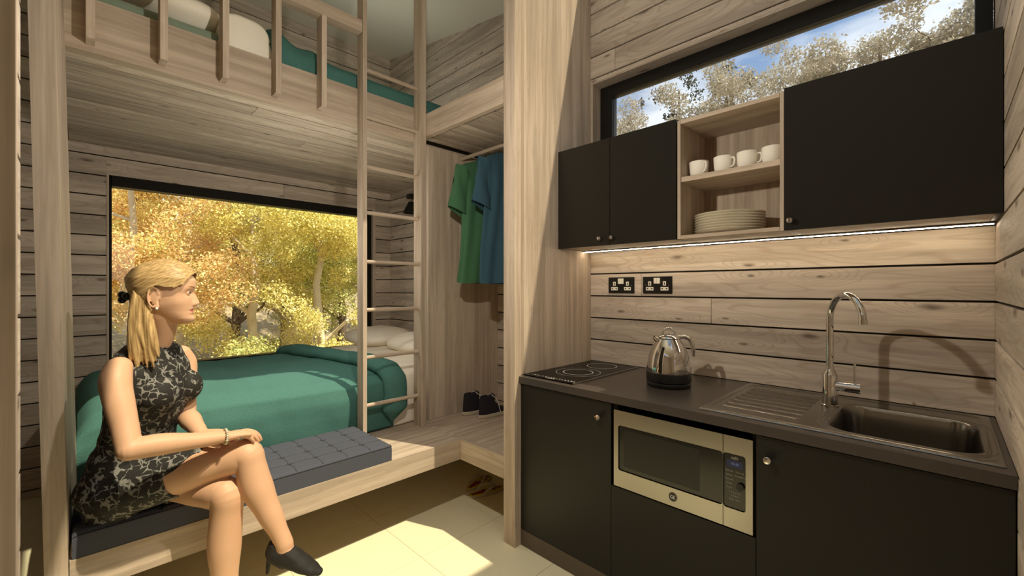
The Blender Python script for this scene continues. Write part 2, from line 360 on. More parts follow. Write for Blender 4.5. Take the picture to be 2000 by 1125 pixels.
# floor of square tiles
fl = root('floor', kind='structure'); MB().box(-1.5, XK+.06, -1.8, YB+.06, -.06, -.004).build('screed', M['grout'], fl)
TS = .508
xs = [1.23+TS*i for i in range(-6, 4)]; ys = [1.884+TS*i for i in range(-8, 6)]
for i in range(len(xs)-1):
    for j in range(len(ys)-1):
        x0, x1, y0, y1 = max(xs[i], -1.5), min(xs[i+1], XK), max(ys[j], -1.8), min(ys[j+1], YB)
        if x1-x0 < .02 or y1-y0 < .02: continue
        MB().box(x0+.001, x1-.001, y0+.001, y1-.001, -.0039, 0).build('tile', M['tile'], fl)
# ceiling, with an added, unseen rooflight opening shaped to throw the sun patch
def slab(mb, x0, x1, y0, y1, t=.12):
    q = [(x0, y0), (x1, y0), (x1, y1), (x0, y1)]
    mb.hexa([(x, y, ceil_z(x, y)) for x, y in q]+[(x, y, ceil_z(x, y)+t) for x, y in q])
SKY = (.55, 2.28, -.9, 1.56)
mb = MB(); slab(mb, -1.6, XK+.1, SKY[3], YB+.1); slab(mb, -1.6, XK+.1, -1.9, SKY[2]); slab(mb, -1.6, SKY[0], SKY[2], SKY[3]); slab(mb, SKY[1], XK+.1, SKY[2], SKY[3])
tag(mb.build('ceiling', M['plaster']), kind='structure')
m, nt, b = new_mat('rooflight_sun_filter'); nt.nodes.remove(b); tr = N(nt, 'ShaderNodeBsdfTransparent'); tr.inputs[0].default_value = (.72, .70, .64, 1); nt.links.new(tr.outputs[0], nt.nodes['Material Output'].inputs[0])  # tint added to weaken the sunlight indoors
rf = root('added_rooflight', kind='structure'); mb = MB(); q = [(SKY[0]+.001, SKY[2]+.001), (SKY[1]-.001, SKY[2]+.001), (SKY[1]-.001, SKY[3]-.001), (SKY[0]+.001, SKY[3]-.001)]
mb.hexa([(x, y, ceil_z(x, y)+.1) for x, y in q]+[(x, y, ceil_z(x, y)+.108) for x, y in q]); mb.build('pane', m, rf)
# wall behind the bed (y = YB), with the picture window
BW = (.135, 2.185, .745, 2.175)
wb = plank_wall('wall_back', 'y', YB, -.41, XK, [BW], [(1, .9), (3, 1.7), (6, 1.1), (12, .8), (16, 1.3), (19, .6), (21, 1.5), (22, .8)], 0, 3.86, 1, 'pine_x')
# kitchen wall (x = XK), with the strip window
KW = (YN, 1.625, 2.03, 2.70)
wk = plank_wall('wall_kitchen', 'x', XK, YN, YB, [KW], [(9, .87), (10, 1.27), (3, .6), (12, .7), (13, 3.1), (20, 1.45), (22, .6), (24, 1.2), (8, 2.9), (15, 3.3), (21, 3.0)], 0, 3.86, 1, 'pine_y')
# near wall on the right
wn_ = plank_wall('wall_right', 'y', YN, 1.35, XK, [], [(5, 1.9)], 0, 3.2, -1, 'pine_x')
box('end_board', M['oak_z'], (1.33, 1.35, YN-.085, YN+.0005, 0, 3.1), wn_)
# left wall: a short plank face, its end board, and the walls behind the viewer
wl = plank_wall('wall_left', 'x', -.0755, 1.135, 1.185, [], [], 0, 3.3, -1, 'pine_y')
box('end_board', M['oak_z'], (-.62, -.0755, 1.11, 1.134, 0, 3.1), wl)
MB().box(-.62, -.1545, 1.135, 1.185, 0, 3.1).build('backing', M['gap'], wl)
MB().box(-.172, -.157, 1.186, 2.05, 0, 3.4).build('shade_panel', M['gap'], wl)  # near-black sheet standing in for the deep shade beside the post
wr = root('wall_alcove', kind='structure'); box('panel', M['oak_z'], (-.46, -.41, 1.19, YB+.06, 0, 3.8), wr)
w4 = root('wall_rear', kind='structure')
box('panel', M['oak_z'], (-1.5, .25, -1.75, -1.69, 0, 2.9), w4); box('panel', M['oak_z'], (.25, .75, -1.75, -1.69, 2.2, 2.9), w4); box('panel', M['oak_z'], (.75, XK+.1, -1.75, -1.69, 0, 2.9), w4)
w5 = root('wall_entry', kind='structure')
box('panel', M['oak_z'], (-1.5, -1.44, -1.69, 1.35, 0, 2.9), w5); box('panel', M['oak_z'], (-1.44, -.62, 1.30, 1.35, 0, 2.9), w5)
w6 = root('wall_side', kind='structure'); box('panel', M['oak_z'], (XK+.05, XK+.1, -1.69, YN-.09, 0, 3.2), w6)
dr = root('door_1', kind='structure')
for d in ((.25, .30, -1.75, -1.69, 0, 2.2), (.70, .75, -1.75, -1.69, 0, 2.2), (.30, .70, -1.75, -1.69, 2.15, 2.2), (.30, .70, -1.75, -1.69, 0, .05)): box('frame_bar', M['frame'], d, dr)
box('pane', M['glass'], (.30, .70, -1.723, -1.717, .05, 2.15), dr, 0)
# bedroom picture window
w1 = root('window_1', kind='structure'); x0, x1, z0, z1 = BW; fy0, fy1 = YB+.012, YB+.085
for d in ((x0, x0+.014, YB-.004, fy1+.02, z0, z1), (x1-.03, x1, YB-.004, fy1+.02, z0, z1)): box('reveal', M['oak_z'], d, w1)
box('reveal', M['oak_x'], (x0, x1, YB-.004, fy1+.02, z0-.014, z0), w1)
box('frame_bar', M['frame'], (x0+.014, x0+.03, YB+.03, fy1+.02, z0, z1), w1)
box('frame_bar', M['frame'], (x1-.075, x1-.03, YB+.03, fy1+.02, z0, z1), w1)
box('frame_bar', M['frame'], (x0+.03, x1-.075, YB+.005, fy1+.02, z1-.075, z1-.002), w1)
box('frame_bar', M['frame'], (x0+.03, x1-.075, YB+.005, fy1+.02, z0, z0+.045), w1)
box('pane', M['glass'], (x0+.03, x1-.075, YB+.06, YB+.066, z0+.045, z1-.075), w1, 0)
# kitchen strip window
w2 = root('window_2', kind='structure'); y0, y1, z0, z1 = KW; fx = 2.44
box('reveal', M['pine_y'], (XK-.0005, fx+.05, y0, y1-.013, z1-.012, z1-.0002), w2)
box('reveal', M['oak_z'], (XK-.0005, fx+.05, y1-.012, y1+.002, z0, z1-.0002), w2)
box('reveal', M['pine_y'], (XK+.001, fx+.05, y0, y1-.013, z0-.02, z0-.0002), w2)
for d in ((fx, fx+.06, y1-.10, y1-.0125, z0, z1-.0125), (fx, fx+.06, y0, y0+.047, z0, z1-.0125), (fx, fx+.06, y0+.047, y1-.10, z1-.085, z1-.0125), (fx, fx+.06, y0+.047, y1-.10, z0, z0+.06)): box('frame_bar', M['frame'], d, w2)
box('pane', M['glass'], (fx+.02, fx+.026, y0+.047, y1-.10, z0+.06, z1-.085), w2, 0)

# posts and panels
lp = MB()
def lean(z): return -.0193*(z-.43)
zt = 3.40
P8 = []
for z in (0, zt):
    k = lean(z); P8 += [(-.0808+k, 2.06, z), (-.0258+k, 2.06, z), (-.0035+k, 2.54, z), (-.0808+k, 2.54, z)]
lp.hexa(P8); tag(rebase(lp.build('timber_post', M['oak_z'])), 'leaning pale timber post at the left end of the bench beside the woman', 'post')
o = box('timber_post', M['oak_z'], (1.62, 1.668, 1.60, 1.684, 0, ceil_z(1.62, 1.6)), None, .002)
tag(rebase(o), 'tall square timber post standing at the left end of the kitchen units', 'post')
box('trim_1', M['oak_z'], (1.6685, XK-.001, 1.628, 1.66, 0, ceil_z(1.67, 1.63)-.002)); bpy.data.objects['trim_1']['kind'] = 'structure'

# ---------------------------------------------------------------- outside
def ground():
    def fn(U, V):
        x = -30+U*80; y = -20+V*70
        far = np.clip((y-15)/12, 0, 3); z = -.9+far*3.5+.15*fnoise(x*.1, y*.1, 4)
        side = np.clip((x-16)/12, 0, 3); z = z+side*1.2
        z = z-np.where((x > -3) & (x < 4) & (y > -3) & (y < 6), .2, 0)
        return x, y, z
    o = grid_mesh('ground', 60, 60, fn, M['soil']); tag(o, kind='structure')
ground()
def leaf_mesh(name, cen, rad, n, size, mat, parent, seed, shell=.45):
    r = np.random.default_rng(seed); k = len(cen); w = rad**2.2; ci = r.choice(k, n, p=w/w.sum())
    d = r.normal(size=(n, 3)); d /= np.linalg.norm(d, axis=1)[:, None]
    rr = rad[ci]*(shell+(1-shell)*r.random(n)**.6)*(1+.18*r.normal(size=n)); c = cen[ci]+d*rr[:, None]*np.array([1, 1, .8])
    a = r.normal(size=(n, 3)); a /= np.linalg.norm(a, axis=1)[:, None]; b = r.normal(size=(n, 3)); b -= a*(a*b).sum(1)[:, None]; b /= np.linalg.norm(b, axis=1)[:, None]
    s = size*r.uniform(.55, 1.25, n)[:, None]
    V = np.stack([c-a*s*.5, c+b*s*.32, c+a*s*.5, c-b*s*.32], 1).reshape(-1, 3)
    me = bpy.data.meshes.new(name); me.vertices.add(4*n); me.vertices.foreach_set('co', V.ravel())
    me.loops.add(4*n); me.loops.foreach_set('vertex_index', np.arange(4*n)); me.polygons.add(n)
    me.polygons.foreach_set('loop_start', np.arange(n)*4); me.polygons.foreach_set('loop_total', np.full(n, 4)); me.update(calc_edges=True)
    o = link_mesh(name, me, mat, parent); o['kind'] = 'stuff'; return o
def tree(x, y, h, rc, nl, leaf, bark, label, cat, group, seed, size=.085, z0=-.9, low=.25, lean_=0., forked=True):
    r = np.random.default_rng(seed); t = root('tree', label, cat, (x, y, z0), group)
    mb = MB(); top = Vector((lean_+r.uniform(-.2, .2), r.uniform(-.2, .2), h*.92)); tr_ = .016*h+.015
    def limb(a, b, r0, r1, n=7, wob=.06):
        pts = [a.lerp(b, i/(n-1))+Vector(r.normal(size=3))*(wob if 0 < i < n-1 else 0) for i in range(n)]
        mb.tube(pts, [r0+(r1-r0)*i/(n-1) for i in range(n)], 8, True); return pts
    trunk = limb(Vector((0, 0, -.2)), top, tr_, tr_*.2, 10, .05)
    tips = []
    for i in range(13):
        k = 2+int(r.integers(0, 7)); a = trunk[k]; ang = r.uniform(0, 6.28); ln = rc*r.uniform(.6, 1.05)*(1.1-.07*k)
        b = a+Vector((math.cos(ang)*ln, math.sin(ang)*ln, ln*r.uniform(.4, .9))); q = limb(a, b, tr_*(.5-.04*k), .008, 6, .05); tips += q[3:]
        c = q[3]+Vector((r.normal()*.4, r.normal()*.4, r.uniform(.2, .6))); limb(q[3], c, .014, .005, 4, .03); tips.append(c)
    mb.build('trunk', bark, t, True)
    cen = [np.array(p) for p in tips]+[np.array((r.normal()*rc*.5, r.normal()*rc*.5, h*r.uniform(low, 1.))) for _ in range(14)]
    cen = np.array(cen); rad = r.uniform(.28, .62, len(cen))*rc*.42
    leaf_mesh('foliage', cen, rad, nl, size, leaf, t, seed); return t
Y_, O_, G_ = M['leaf_yellow'], M['leaf_orange'], M['leaf_green']
bark = M['bark']; bd = M['bark_dark']
grp = 'autumn trees beyond the bed window'
near = [(.75, 9.6, 5.6, 1.7, O_, bark, 3, 'orange-leaved autumn tree with forked pale trunk at the left of the bed window'),
        (2.35, 9.4, 5.9, 1.6, Y_, bark, 5, 'bright yellow birch standing in the middle of the bed window view'),
        (3.5, 9.0, 6.0, 1.5, Y_, bark, 8, 'yellow birch just right of the middle of the bed window view'),
        (4.5, 9.2, 6.0, 1.6, G_, bark, 9, 'olive green and yellow tree at the right of the bed window')]
for x, y, h, rc, lf, bk, sd, lab in near: tree(x, y, h, rc, 42000, lf, bk, lab, 'tree', None, sd, .048, low=.12)
far = [(.2, 12.5, O_), (1.6, 12.0, Y_), (2.8, 12.6, Y_), (3.9, 12.2, G_), (5.2, 12.0, Y_), (6.4, 12.4, G_), (1.0, 15, Y_), (2.8, 15.2, Y_), (4.6, 15, G_), (6.4, 15.2, G_), (8, 15, Y_)]
for i, (x, y, lf) in enumerate(far):
    tree(x, y, 7.2, 2.0, 24000, lf, bark if i % 2 else bd, 'autumn tree in the dense wood behind the front trees of the bed window view', 'tree', grp, 20+i, .066, -.9 if y < 15 else -.5, low=.1)
for i, (x, y) in enumerate([(.3, 7.6), (1.2, 7.9), (2.1, 7.5), (3.0, 7.7), (3.8, 7.5)]):
    s = root('bush', ['low bush outside behind the seated woman, leftmost under the bed window', 'low olive bush outside, second from the left under the bed window', 'low olive bush outside the middle of the bed window', 'low yellow bush outside, second from the right under the bed window', 'low orange bush outside behind the ladder, rightmost under the bed window'][i], 'bush', (x, y, -.9), 'low bushes outside the bed window')
    MB().tube([(0, 0, -.1), (.03, .02, .5), (.1, 0, 1.0)], [.03, .02, .008], 6).build('stem', bd, s, True)
    r = np.random.default_rng(60+i); cen = np.stack([r.normal(0, .3, 10), r.normal(0, .25, 10), r.uniform(.2, 1.25, 10)], 1)
    leaf_mesh('foliage', cen, r.uniform(.2, .4, 10), 6000, .045, [Y_, G_, G_, Y_, O_][i], s, 70+i)
kt = [(13.0, 8.3, 8.7, 1.9, 'dark'), (13.2, 6.0, 8.2, 1.5, 'b'), (12.8, 4.2, 8.6, 1.5, 'b'), (13.2, 2.6, 8.6, 1.5, 'b'), (12.6, 1.1, 8.3, 1.5, 'b'), (12.8, -.3, 8.4, 1.4, 'b'), (12.4, -1.5, 8.4, 1.3, 'b')]
for i, (x, y, h, rc, k) in enumerate(kt):
    lab = ['darker brown tree at the far left corner of the kitchen strip window', 'second tree from the left beyond the kitchen strip window, above the double cabinet', 'third brown tree from the left in the kitchen strip window, above the mugs', 'brown tree in the middle of the kitchen strip window', 'brown tree above the left part of the large black cabinet', 'second brown tree from the right in the kitchen strip window', 'brown tree at the right end of the kitchen strip window'][i]
    tree(x, y, h, rc*1.22, 34000, M['leaf_brown'], bd, lab, 'tree', None, 40+i, .075, low=.58)
for i, (x, y, h) in enumerate([(16, 7.0, 10.6), (16.4, 5.6, 11.2), (16.2, 9.8, 10.0)]):
    tree(x, y, h, 1.2, 2600, M['leaf_dark'], bd, 'dark evergreen top rising behind the brown trees of the kitchen window', 'tree', 'dark evergreens beyond the kitchen window', 55+i, .12, low=.5)

# ---------------------------------------------------------------- bench platform, loft, wardrobe
bn = root('bench_platform', 'pale wooden bench platform carrying the bed and cushion, turning under the wardrobe', 'bench', (0, 2.06, 0))
bn.location = (0, 0, 0)
box('front_rail', M['oak_x'], (-.0235, 1.62, 2.06, 2.09, .34, .46), bn)
box('side_rail', M['oak_y'], (1.62, 1.65, 1.685, 2.06, .34, .46), bn)
box('seat_board', M['oak_x'], (-.0, 1.62, 2.0905, 2.62, .43, .46), bn)
box('seat_board', M['oak_x'], (1.6505, XK-.001, 1.685, 2.62, .43, .46), bn, 0)
box('seat_board', M['oak_x'], (1.62, 1.6505, 2.0605, 2.62, .43, .46), bn, 0)
box('bed_base', M['oak_x'], (-.0, XK-.001, 2.6205, YB-.002, .38, .46), bn)
box('support', M['oak_x'], (0, XK-.001, 3.2, 3.24, 0, .38), bn)

ws = root('wardrobe_panel', 'upright pale oak panel between the ladder and the hanging shirts', 'panel', (1.70, 2.516, .4605)); ws.location = (0, 0, 0)
box('board', M['oak_z'], (1.70, XK-.001, 2.516, 2.55, .4605, 2.349), ws)

lo = root('loft_platform', 'high loft bed platform of pale boards with planked underside', 'loft'); Zs = 2.37
box('front_fascia', M['oak_x'], (-.055, 1.62, 2.51, 2.548, 2.35, 2.575), lo)
box('side_beam', M['oak_y'], (1.62, 1.655, 1.686, 2.509, 2.37, 2.52), lo)
yy = 2.560; k = 0
while yy < YB-.03:
    y1 = min(yy+.139, YB-.002)
    if k % 3 == 1:
        j = [1.1, .7, 1.7, 1.4][k % 4]; box('soffit_board', M['pine_x'], (-.05, j, yy, y1-.011, Zs, Zs+.006), lo); box('soffit_board', M['pine_x'], (j+.002, XK-.001, yy, y1-.011, Zs, Zs+.006), lo)
    else: box('soffit_board', M['pine_x'], (-.05, XK-.001, yy, y1-.011, Zs, Zs+.006), lo)
    yy += .139; k += 1
yy = 1.687
while yy < 2.50:
    y1 = min(yy+.139, 2.545); box('soffit_board', M['pine_x'], (1.656, XK-.001, yy, y1-.011, Zs+.012, Zs+.018), lo); yy += .139
MB().box(-.05, XK-.001, 2.549, YB-.002, 2.3765, 2.43).box(1.656, XK-.001, 1.687, 2.548, 2.3885, 2.43).build('deck', M['gap'], lo)

gr = root('guard_rail', 'pale timber guard rail with square balusters along the loft edge', 'rail')
zr0, zr1 = 2.885, 2.955
box('top_rail', M['oak_x'], (-.09, 1.184, 2.435, 2.505, zr0, zr1), gr)
for i in range(5):
    x = .018+.2325*i; box('baluster', M['oak_z'], (x, x+.0275, 2.433, 2.5085, 2.378, zr0-.0005), gr, .001)
ld = root('ladder', 'tall pale wooden ladder with round rungs up to the loft', 'ladder')
box('stringer', M['oak_z'], (1.187, 1.212, 2.433, 2.508, .4605, ceil_z(1.187, 2.43)-.002), ld, .001)
box('stringer', M['oak_z'], (1.580, 1.619, 2.42, 2.508, .4605, ceil_z(1.58, 2.42)-.002), ld, .001)
for z in (2.685, 2.403, 2.102, 1.825, 1.528, 1.237, .950, .660):
    MB().tube([(1.2125, 2.466, z), (1.5795, 2.466, z)], .012, 14).build('rung', M['oak_x'], ld, True)

# hanging rail, shirts
rod = MB().tube([(1.99, 1.685, 2.318), (1.99, 2.515, 2.318)], .013, 16).build('hanging_rail', M['oak_y'], None, True)
tag(rod, 'round pale wooden clothes rail under the wardrobe soffit', 'rail')
def shirt(name, mat, y, xc, hw, ztop, zbot, seed, label, sleeve_x, group=None):
    t = root(name, label, 'shirt'); n = 60
    def body(U, V):
        a = U*2*math.pi; z = ztop+.02-(ztop+.02-zbot)*V
        w = hw*(np.interp(V, [0, .03, .07, .13, .3, 1], [.28, .62, .92, .86, .84, 1.0])); th = np.interp(V, [0, .05, .2, 1], [.018, .03, .045, .06])
        fold = .012*V*np.sin(a*5+seed)+.009*np.sin(a*9+V*4+seed*2)*np.clip(V*3, 0, 1)+.006*fnoise(a*.3, V*2, seed)
        return xc+np.cos(a)*w+fold*np.cos(a)*.6, y+np.sin(a)*(th+fold)+.01*np.sin(V*5+seed), z+.004*np.sin(a*3)*V
    grid_mesh('body', n, 44, body, mat, t)
    for s in (-1, 1):
        def sl(U, V):
            a = U*2*math.pi
            cx = xc+s*(hw*.80+V*sleeve_x); cz = ztop-.055-V*.30+.03*np.sin(V*3.1); r = np.interp(V, [0, .3, 1], [.062, .066, .085])
            wob = .006*fnoise(a*.4, V*1.5, seed+5)+.005*np.sin(a*3+V*7)
            return cx+s*np.cos(a)*(r+wob)*.92+s*.0, y+np.sin(a)*(r*.42+wob), cz+np.cos(a)*(r+wob)*.38-V*.0
        grid_mesh('sleeve', 32, 18, sl, mat, t)
    def nk(U, V):
        a = U*2*math.pi; b = V*2*math.pi; return xc+np.cos(a)*(.062+.006*np.cos(b)), y+np.sin(a)*(.02+.004*np.cos(b)), ztop+.022+.006*np.sin(b)-.02*np.abs(np.sin(a))
    grid_mesh('collar', 28, 8, nk, mat, t)
    h = root('coat_hanger', 'thin metal hanger on the rail holding the '+('green' if 'green' in label else 'blue')+' shirt', 'hanger')
    hk = [(xc, y, ztop+.035), (xc, y, ztop+.055)]+[(xc+.016*math.sin(a), y, 2.331-.002+.0-.016*(-math.cos(a))+.0) for a in np.linspace(math.pi*.95, -math.pi*.35, 10)]
    hk = [(xc, y, ztop+.03), (xc-.002, y, ztop+.05), (xc+.018, y, 2.318), (xc+.013, y, 2.332), (xc, y, 2.3345), (xc-.013, y, 2.332), (xc-.018, y, 2.32)]
    MB().tube(hk, .0022, 8).build('hook', M['steel_b'], h, True)
    MB().tube([(xc-hw*.7, y, ztop-.02), (xc, y, ztop+.03), (xc+hw*.7, y, ztop-.02), (xc-hw*.7, y, ztop-.02)], .003, 8).build('frame', M['oak_x'], h, True)
shirt('t_shirt', M['green_shirt'], 2.28, 1.995, .215, 2.225, 1.405, 2, 'long green t-shirt hanging nearest the ladder in the wardrobe', .045)
shirt('t_shirt', M['blue_shirt'], 2.07, 1.995, .20, 2.235, 1.40, 4, 'dark blue t-shirt hanging beside the square post in the wardrobe', .03)

# shoes
def sneaker(x, y, label):
    t = root('sneaker', label, 'shoe', (x, y, .461), 'dark high-top sneakers in the wardrobe' if False else None)
    nu, nv = 40, 16
    def foot(a, k): # outline along +x, heel at 0
        c = np.cos(a); s = np.sin(a); X = .145-.145*c; W = .036+.016*np.clip((X-.12)/.1, 0, 1); return X*(1.0), s*W*np.clip(1-np.abs(c)**6*.3, .2, 1)
    def upper(U, V):
        a = U*2*math.pi; X, Yv = foot(a, 0); hgt = np.interp(X, [0, .03, .09, .13, .2, .29], [.150, .152, .146, .105, .062, .045])
        f = np.interp(V, [0, .3, .7, 1], [1, .98, .82, .72]); fx = np.where(X < .1, 1, 1)
        Xc = X*1.0; ankle = np.clip((V-.3)/.7, 0, 1)
        return Xc+ankle*np.where(X > .1, -.35*(X-.1), .008), Yv*f, .024+V*(hgt-.024)
    grid_mesh('upper', nu, nv, upper, M['canvas'], t, True, .003)
    def sole(U, V):
        a = U*2*math.pi; X, Yv = foot(a, 0); k = np.interp(V, [0, .15, .2, .8, .85, 1], [.0, 1.0, 1.04, 1.06, 1.0, 0]); z = np.interp(V, [0, .15, .2, .8, .85, 1], [0, 0, .003, .024, .028, .03])
        return .145+(X-.145)*k, Yv*k*1.06, z
    grid_mesh('sole', nu, 14, sole, M['sole'], t)
    MB().tube([(.10, -.02, .150), (.125, -.036, .128), (.14, -.044, .09), (.15, -.047, .05), (.155, -.05, .033)], .0028, 6).tube([(.085, .01, .152), (.1, -.005, .158), (.11, -.02, .146)], .0028, 6).build('lace', M['lace'], t, True)
    MB().sphere((.11, 0, .125), .03, (1.2, .8, 1.2)).build('tongue', M['canvas'], t, True)
    return t
sneaker(1.935, 2.425, 'dark high-top sneaker standing farther back in the wardrobe')
s2 = sneaker(1.965, 2.285, 'dark high-top sneaker with a white lace standing nearer the post in the wardrobe')
def flipflop(x, y, rot, label, tilt=0.):
    t = root('flip_flop', label, 'sandal', (x, y, 0.001)); t.rotation_euler = (tilt, 0, rot)
    def outl(a, k=1.): # pointing +x
        X = .135*np.cos(a); W = (.044+.011*np.clip(np.cos(a)+.1, -1, 1)-.006*np.exp(-(np.cos(a)+.15)**2*12)); return X*k, np.sin(a)*W*k
    def layer(k, z0, z1, off=0.):
        def fn(U, V):
            a = U*2*math.pi; f = np.interp(V, [0, .2, .8, 1], [.0, k, k, 0.]); z = np.interp(V, [0, .2, .8, 1], [z0, z0, z1, z1]); X, Y = outl(a); return X*f+off, Y*f, z
        return fn
    grid_mesh('sole', 48, 8, layer(1, 0, .012), M['sole'], t)
    grid_mesh('footbed', 48, 8, layer(.96, .0122, .016), M['yellow'], t)
    grid_mesh('print', 40, 8, layer(.46, .0162, .0168, -.045), M['crimson'], t)
    grid_mesh('print', 40, 8, layer(.30, .0162, .0168, .075), M['crimson'], t)
    for k, hw_ in ((-.11, .017), (-.02, .03), (.045, .032)): MB().box(k, k+.007, -hw_, hw_, .0169, .0174).build('stripe', M['blk_pl'], t)
    for s in (-1, 1):
        MB().tube([(.085, 0, .017), (.06, s*.016, .038), (.02, s*.036, .046), (-.03, s*.047, .034), (-.055, s*.046, .013)], [.005, .008, .0085, .008, .006], 10).build('strap', M['sole'], t, True)
flipflop(1.975, 2.300, math.radians(12), 'yellow and crimson flip-flop farther under the wardrobe platform')
flipflop(1.925, 2.165, math.radians(-12), 'yellow and crimson flip-flop nearer the post on the floor')

# reading lamp on the kitchen-side wall of the bed
rl = root('wall_lamp', 'small black metal reading lamp on the wall at the head of the bed', 'lamp')
cx, cy = 2.27, 3.645
box('mount', M['blk_pl'], (2.315, XK-.0005, cy-.03, cy+.03, 2.21, 2.27), rl, .003)
MB().box(cx-.035, cx+.035, cy-.035, cy+.035, 2.232, 2.275, .004).build('joint', M['blk_pl'], rl)
MB().tube([(cx+.03, cy, 2.245), (2.316, cy, 2.245)], .006, 10).build('arm', M['blk_pl'], rl, True)
MB().tube([(cx, cy, 2.233), (cx, cy, 2.20)], .008, 10).build('stem', M['steel_b'], rl, True)
MB().lathe([(.010, 2.205), (.03, 2.20), (.036, 2.185), (.076, 2.112), (.078, 2.095), (.072, 2.095), (.07, 2.11), (.03, 2.18), (.005, 2.19)], (cx, cy, 0), 32).build('shade', M['blk_pl'], rl, True)
MB().sphere((cx, cy, 2.13), .022).build('bulb', M['white_pl'], rl, True)

# ---------------------------------------------------------------- bedding below
mt = box('mattress', M['bed_white'], (.02, 2.33, 2.60, 4.12, .4605, .70), None, .03); tag(mt, 'thick white bed mattress under the teal blanket', 'mattress')
BX0, BX1 = -.015, 1.45
def drape(x, s):
    """s = 0 at the bench, 1 at the window side; returns y, z"""
    tl = np.array([0, .10, .17, .22, .28, .4, .6, .8, .92, 1.0])
    yy = np.interp(s, tl, [2.545, 2.54, 2.545, 2.565, 2.64, 2.88, 3.35, 3.8, 4.06, 4.11])
    zz = np.interp(s, tl, [.470, .60, .70, .765, .805, .83, .835, .825, .79, .72]); return yy, zz
def blanket(U, V):
    x = BX0+U*(BX1-BX0); y, z = drape(x, V)
    top = np.clip((V-.15)*6, 0, 1)
    e = np.minimum(U, 1-U); z = z-.10*np.exp(-(U/.025)**1.2)*top-.02*np.exp(-((1-U)/.03))*top
    z = z+top*(.018*fnoise(x*.7, y*.7, 3)+.007*fnoise(x*2, y*2, 9))+.03*np.exp(-((x-.30)/.35)**2)*top
    y = y+(1-top)*(.014*fnoise(x*1.3, z*1.2, 6)+.0)-.012*(1-top)*np.clip((z-.47)/.2, 0, 1)
    return x, y, np.maximum(z, .464)
bl = grid_mesh('blanket', 150, 110, blanket, M['teal'], None, True, .012); tag(bl, 'thick teal wool blanket spread over the lower bed', 'blanket')
def fold(U, V):   # turned-back puffed end of the blanket
    a = U*2*math.pi; s = np.clip(V, .0, 1); y, z = drape(0*s, .03+s*.93)
    r = .052*np.clip(np.minimum(V, 1-V)*14, .05, 1)*(1+.18*fnoise(V*2.2, U*0, 12)); tx = np.gradient(y, axis=1); tz = np.gradient(z, axis=1); L_ = np.sqrt(tx**2+tz**2)+1e-9
    ny, nz = -tz/L_, tx/L_
    cx_ = 1.425+.03*np.sin(V*7)-.35*np.clip(V-.35, 0, 1)**1.3; return cx_+np.cos(a)*r*1.6, y+ny*(np.sin(a)*r+.028), np.maximum(z+nz*(np.sin(a)*r+.028), .463)
o = grid_mesh('folded_edge', 40, 90, fold, M['teal'], bl)
def duvet(U, V):
    x = 1.44+U*.89; y, z = drape(x, V); top = np.clip((V-.1)*6, 0, 1)
    z = z-.01+top*(.02*fnoise(x*1.5, y, 33)+.03)-.08*np.exp(-((1-U)/.05))*top; y = y+.012+.012*fnoise(x*2, z*1.5, 31)*(1-top)
    return x, y, np.maximum(z, .464)
dv = grid_mesh('duvet', 60, 80, duvet, M['bed_white'], None, True, .01); tag(dv, 'white duvet showing at the head of the lower bed beyond the teal blanket', 'duvet')
tag(rebase(pillow_mesh('pillow', (2.04, 3.04, .915), (.50, .72, .18), M['bed_white'], e=3., seed=4, rot=.08, tilt=(.03, 0))), 'plump white pillow on the lower bed nearest the ladder', 'pillow')
tag(rebase(pillow_mesh('pillow', (2.00, 3.78, .915), (.54, .68, .18), M['bed_white'], e=3., seed=8, rot=-.06, tilt=(.02, 0))), 'plump white pillow on the lower bed against the window wall', 'pillow')

# bench cushion: quilted pad
cu = root('bench_cushion', 'long charcoal quilted seat cushion on the bench, the woman sitting on it', 'cushion')
CX0, CX1, CY0, CY1, CZ0, CZ1 = -.018, 1.165, 2.062, 2.492, .4605, .546
def cush(U, V):
    n = 20
    # U across whole wrap (front bottom -> front top -> back top -> back bottom), V along x
    x = CX0+V*(CX1-CX0)
    y = np.interp(U, [0, .10, .13, .87, .90, 1], [CY0, CY0-.001, CY0+.008, CY1-.008, CY1+.001, CY1]); z = np.interp(U, [0, .10, .13, .87, .90, 1], [CZ0, CZ1-.010, CZ1, CZ1, CZ1-.010, CZ0])
    top = ((U > .125) & (U < .875)).astype(float)
    px, py = .1183, .1075
    fx = np.abs(((x-CX0)/px) % 1-.5)*2; fy = np.abs(((y-CY0)/py) % 1-.5)*2     # 1 on the seam
    row = np.floor((y-CY0)/py); fx2 = np.abs((((x-CX0)/px)+.0*row) % 1-.5)*2
    seam = np.maximum(np.exp(-((1-fx2)/.06)), np.exp(-((1-fy)/.06)))
    corner = np.exp(-((1-fx2)**2+(1-fy)**2)/.05)
    z = z+top*(-.005*seam-.007*corner+.003)
    e = np.minimum(x-CX0, CX1-x); z = z-.012*np.exp(-e/.006)*(z > .5); return x, y, z
nu, nv = 130, 330
cb = grid_mesh('pad', nu, nv, cush, M['cushion'], cu)
for q in (CX0, CX1-.002): MB().box(q, q+.002, CY0+.002, CY1-.002, CZ0, CZ1-.012).build('side_panel', M['cushion'], cu)
mb = MB()
for i in range(1, 10):
    x = CX0+.1183*i
    for j in range(4):
        y0 = CY0+.1075*j+.004; y1 = y0+.0995
        mb.tube([(x+.004*math.sin(q*math.pi), y0+(y1-y0)*q, CZ1-.0012+.0016*math.sin(q*math.pi)) for q in np.linspace(0, 1, 6)], .0011, 5)
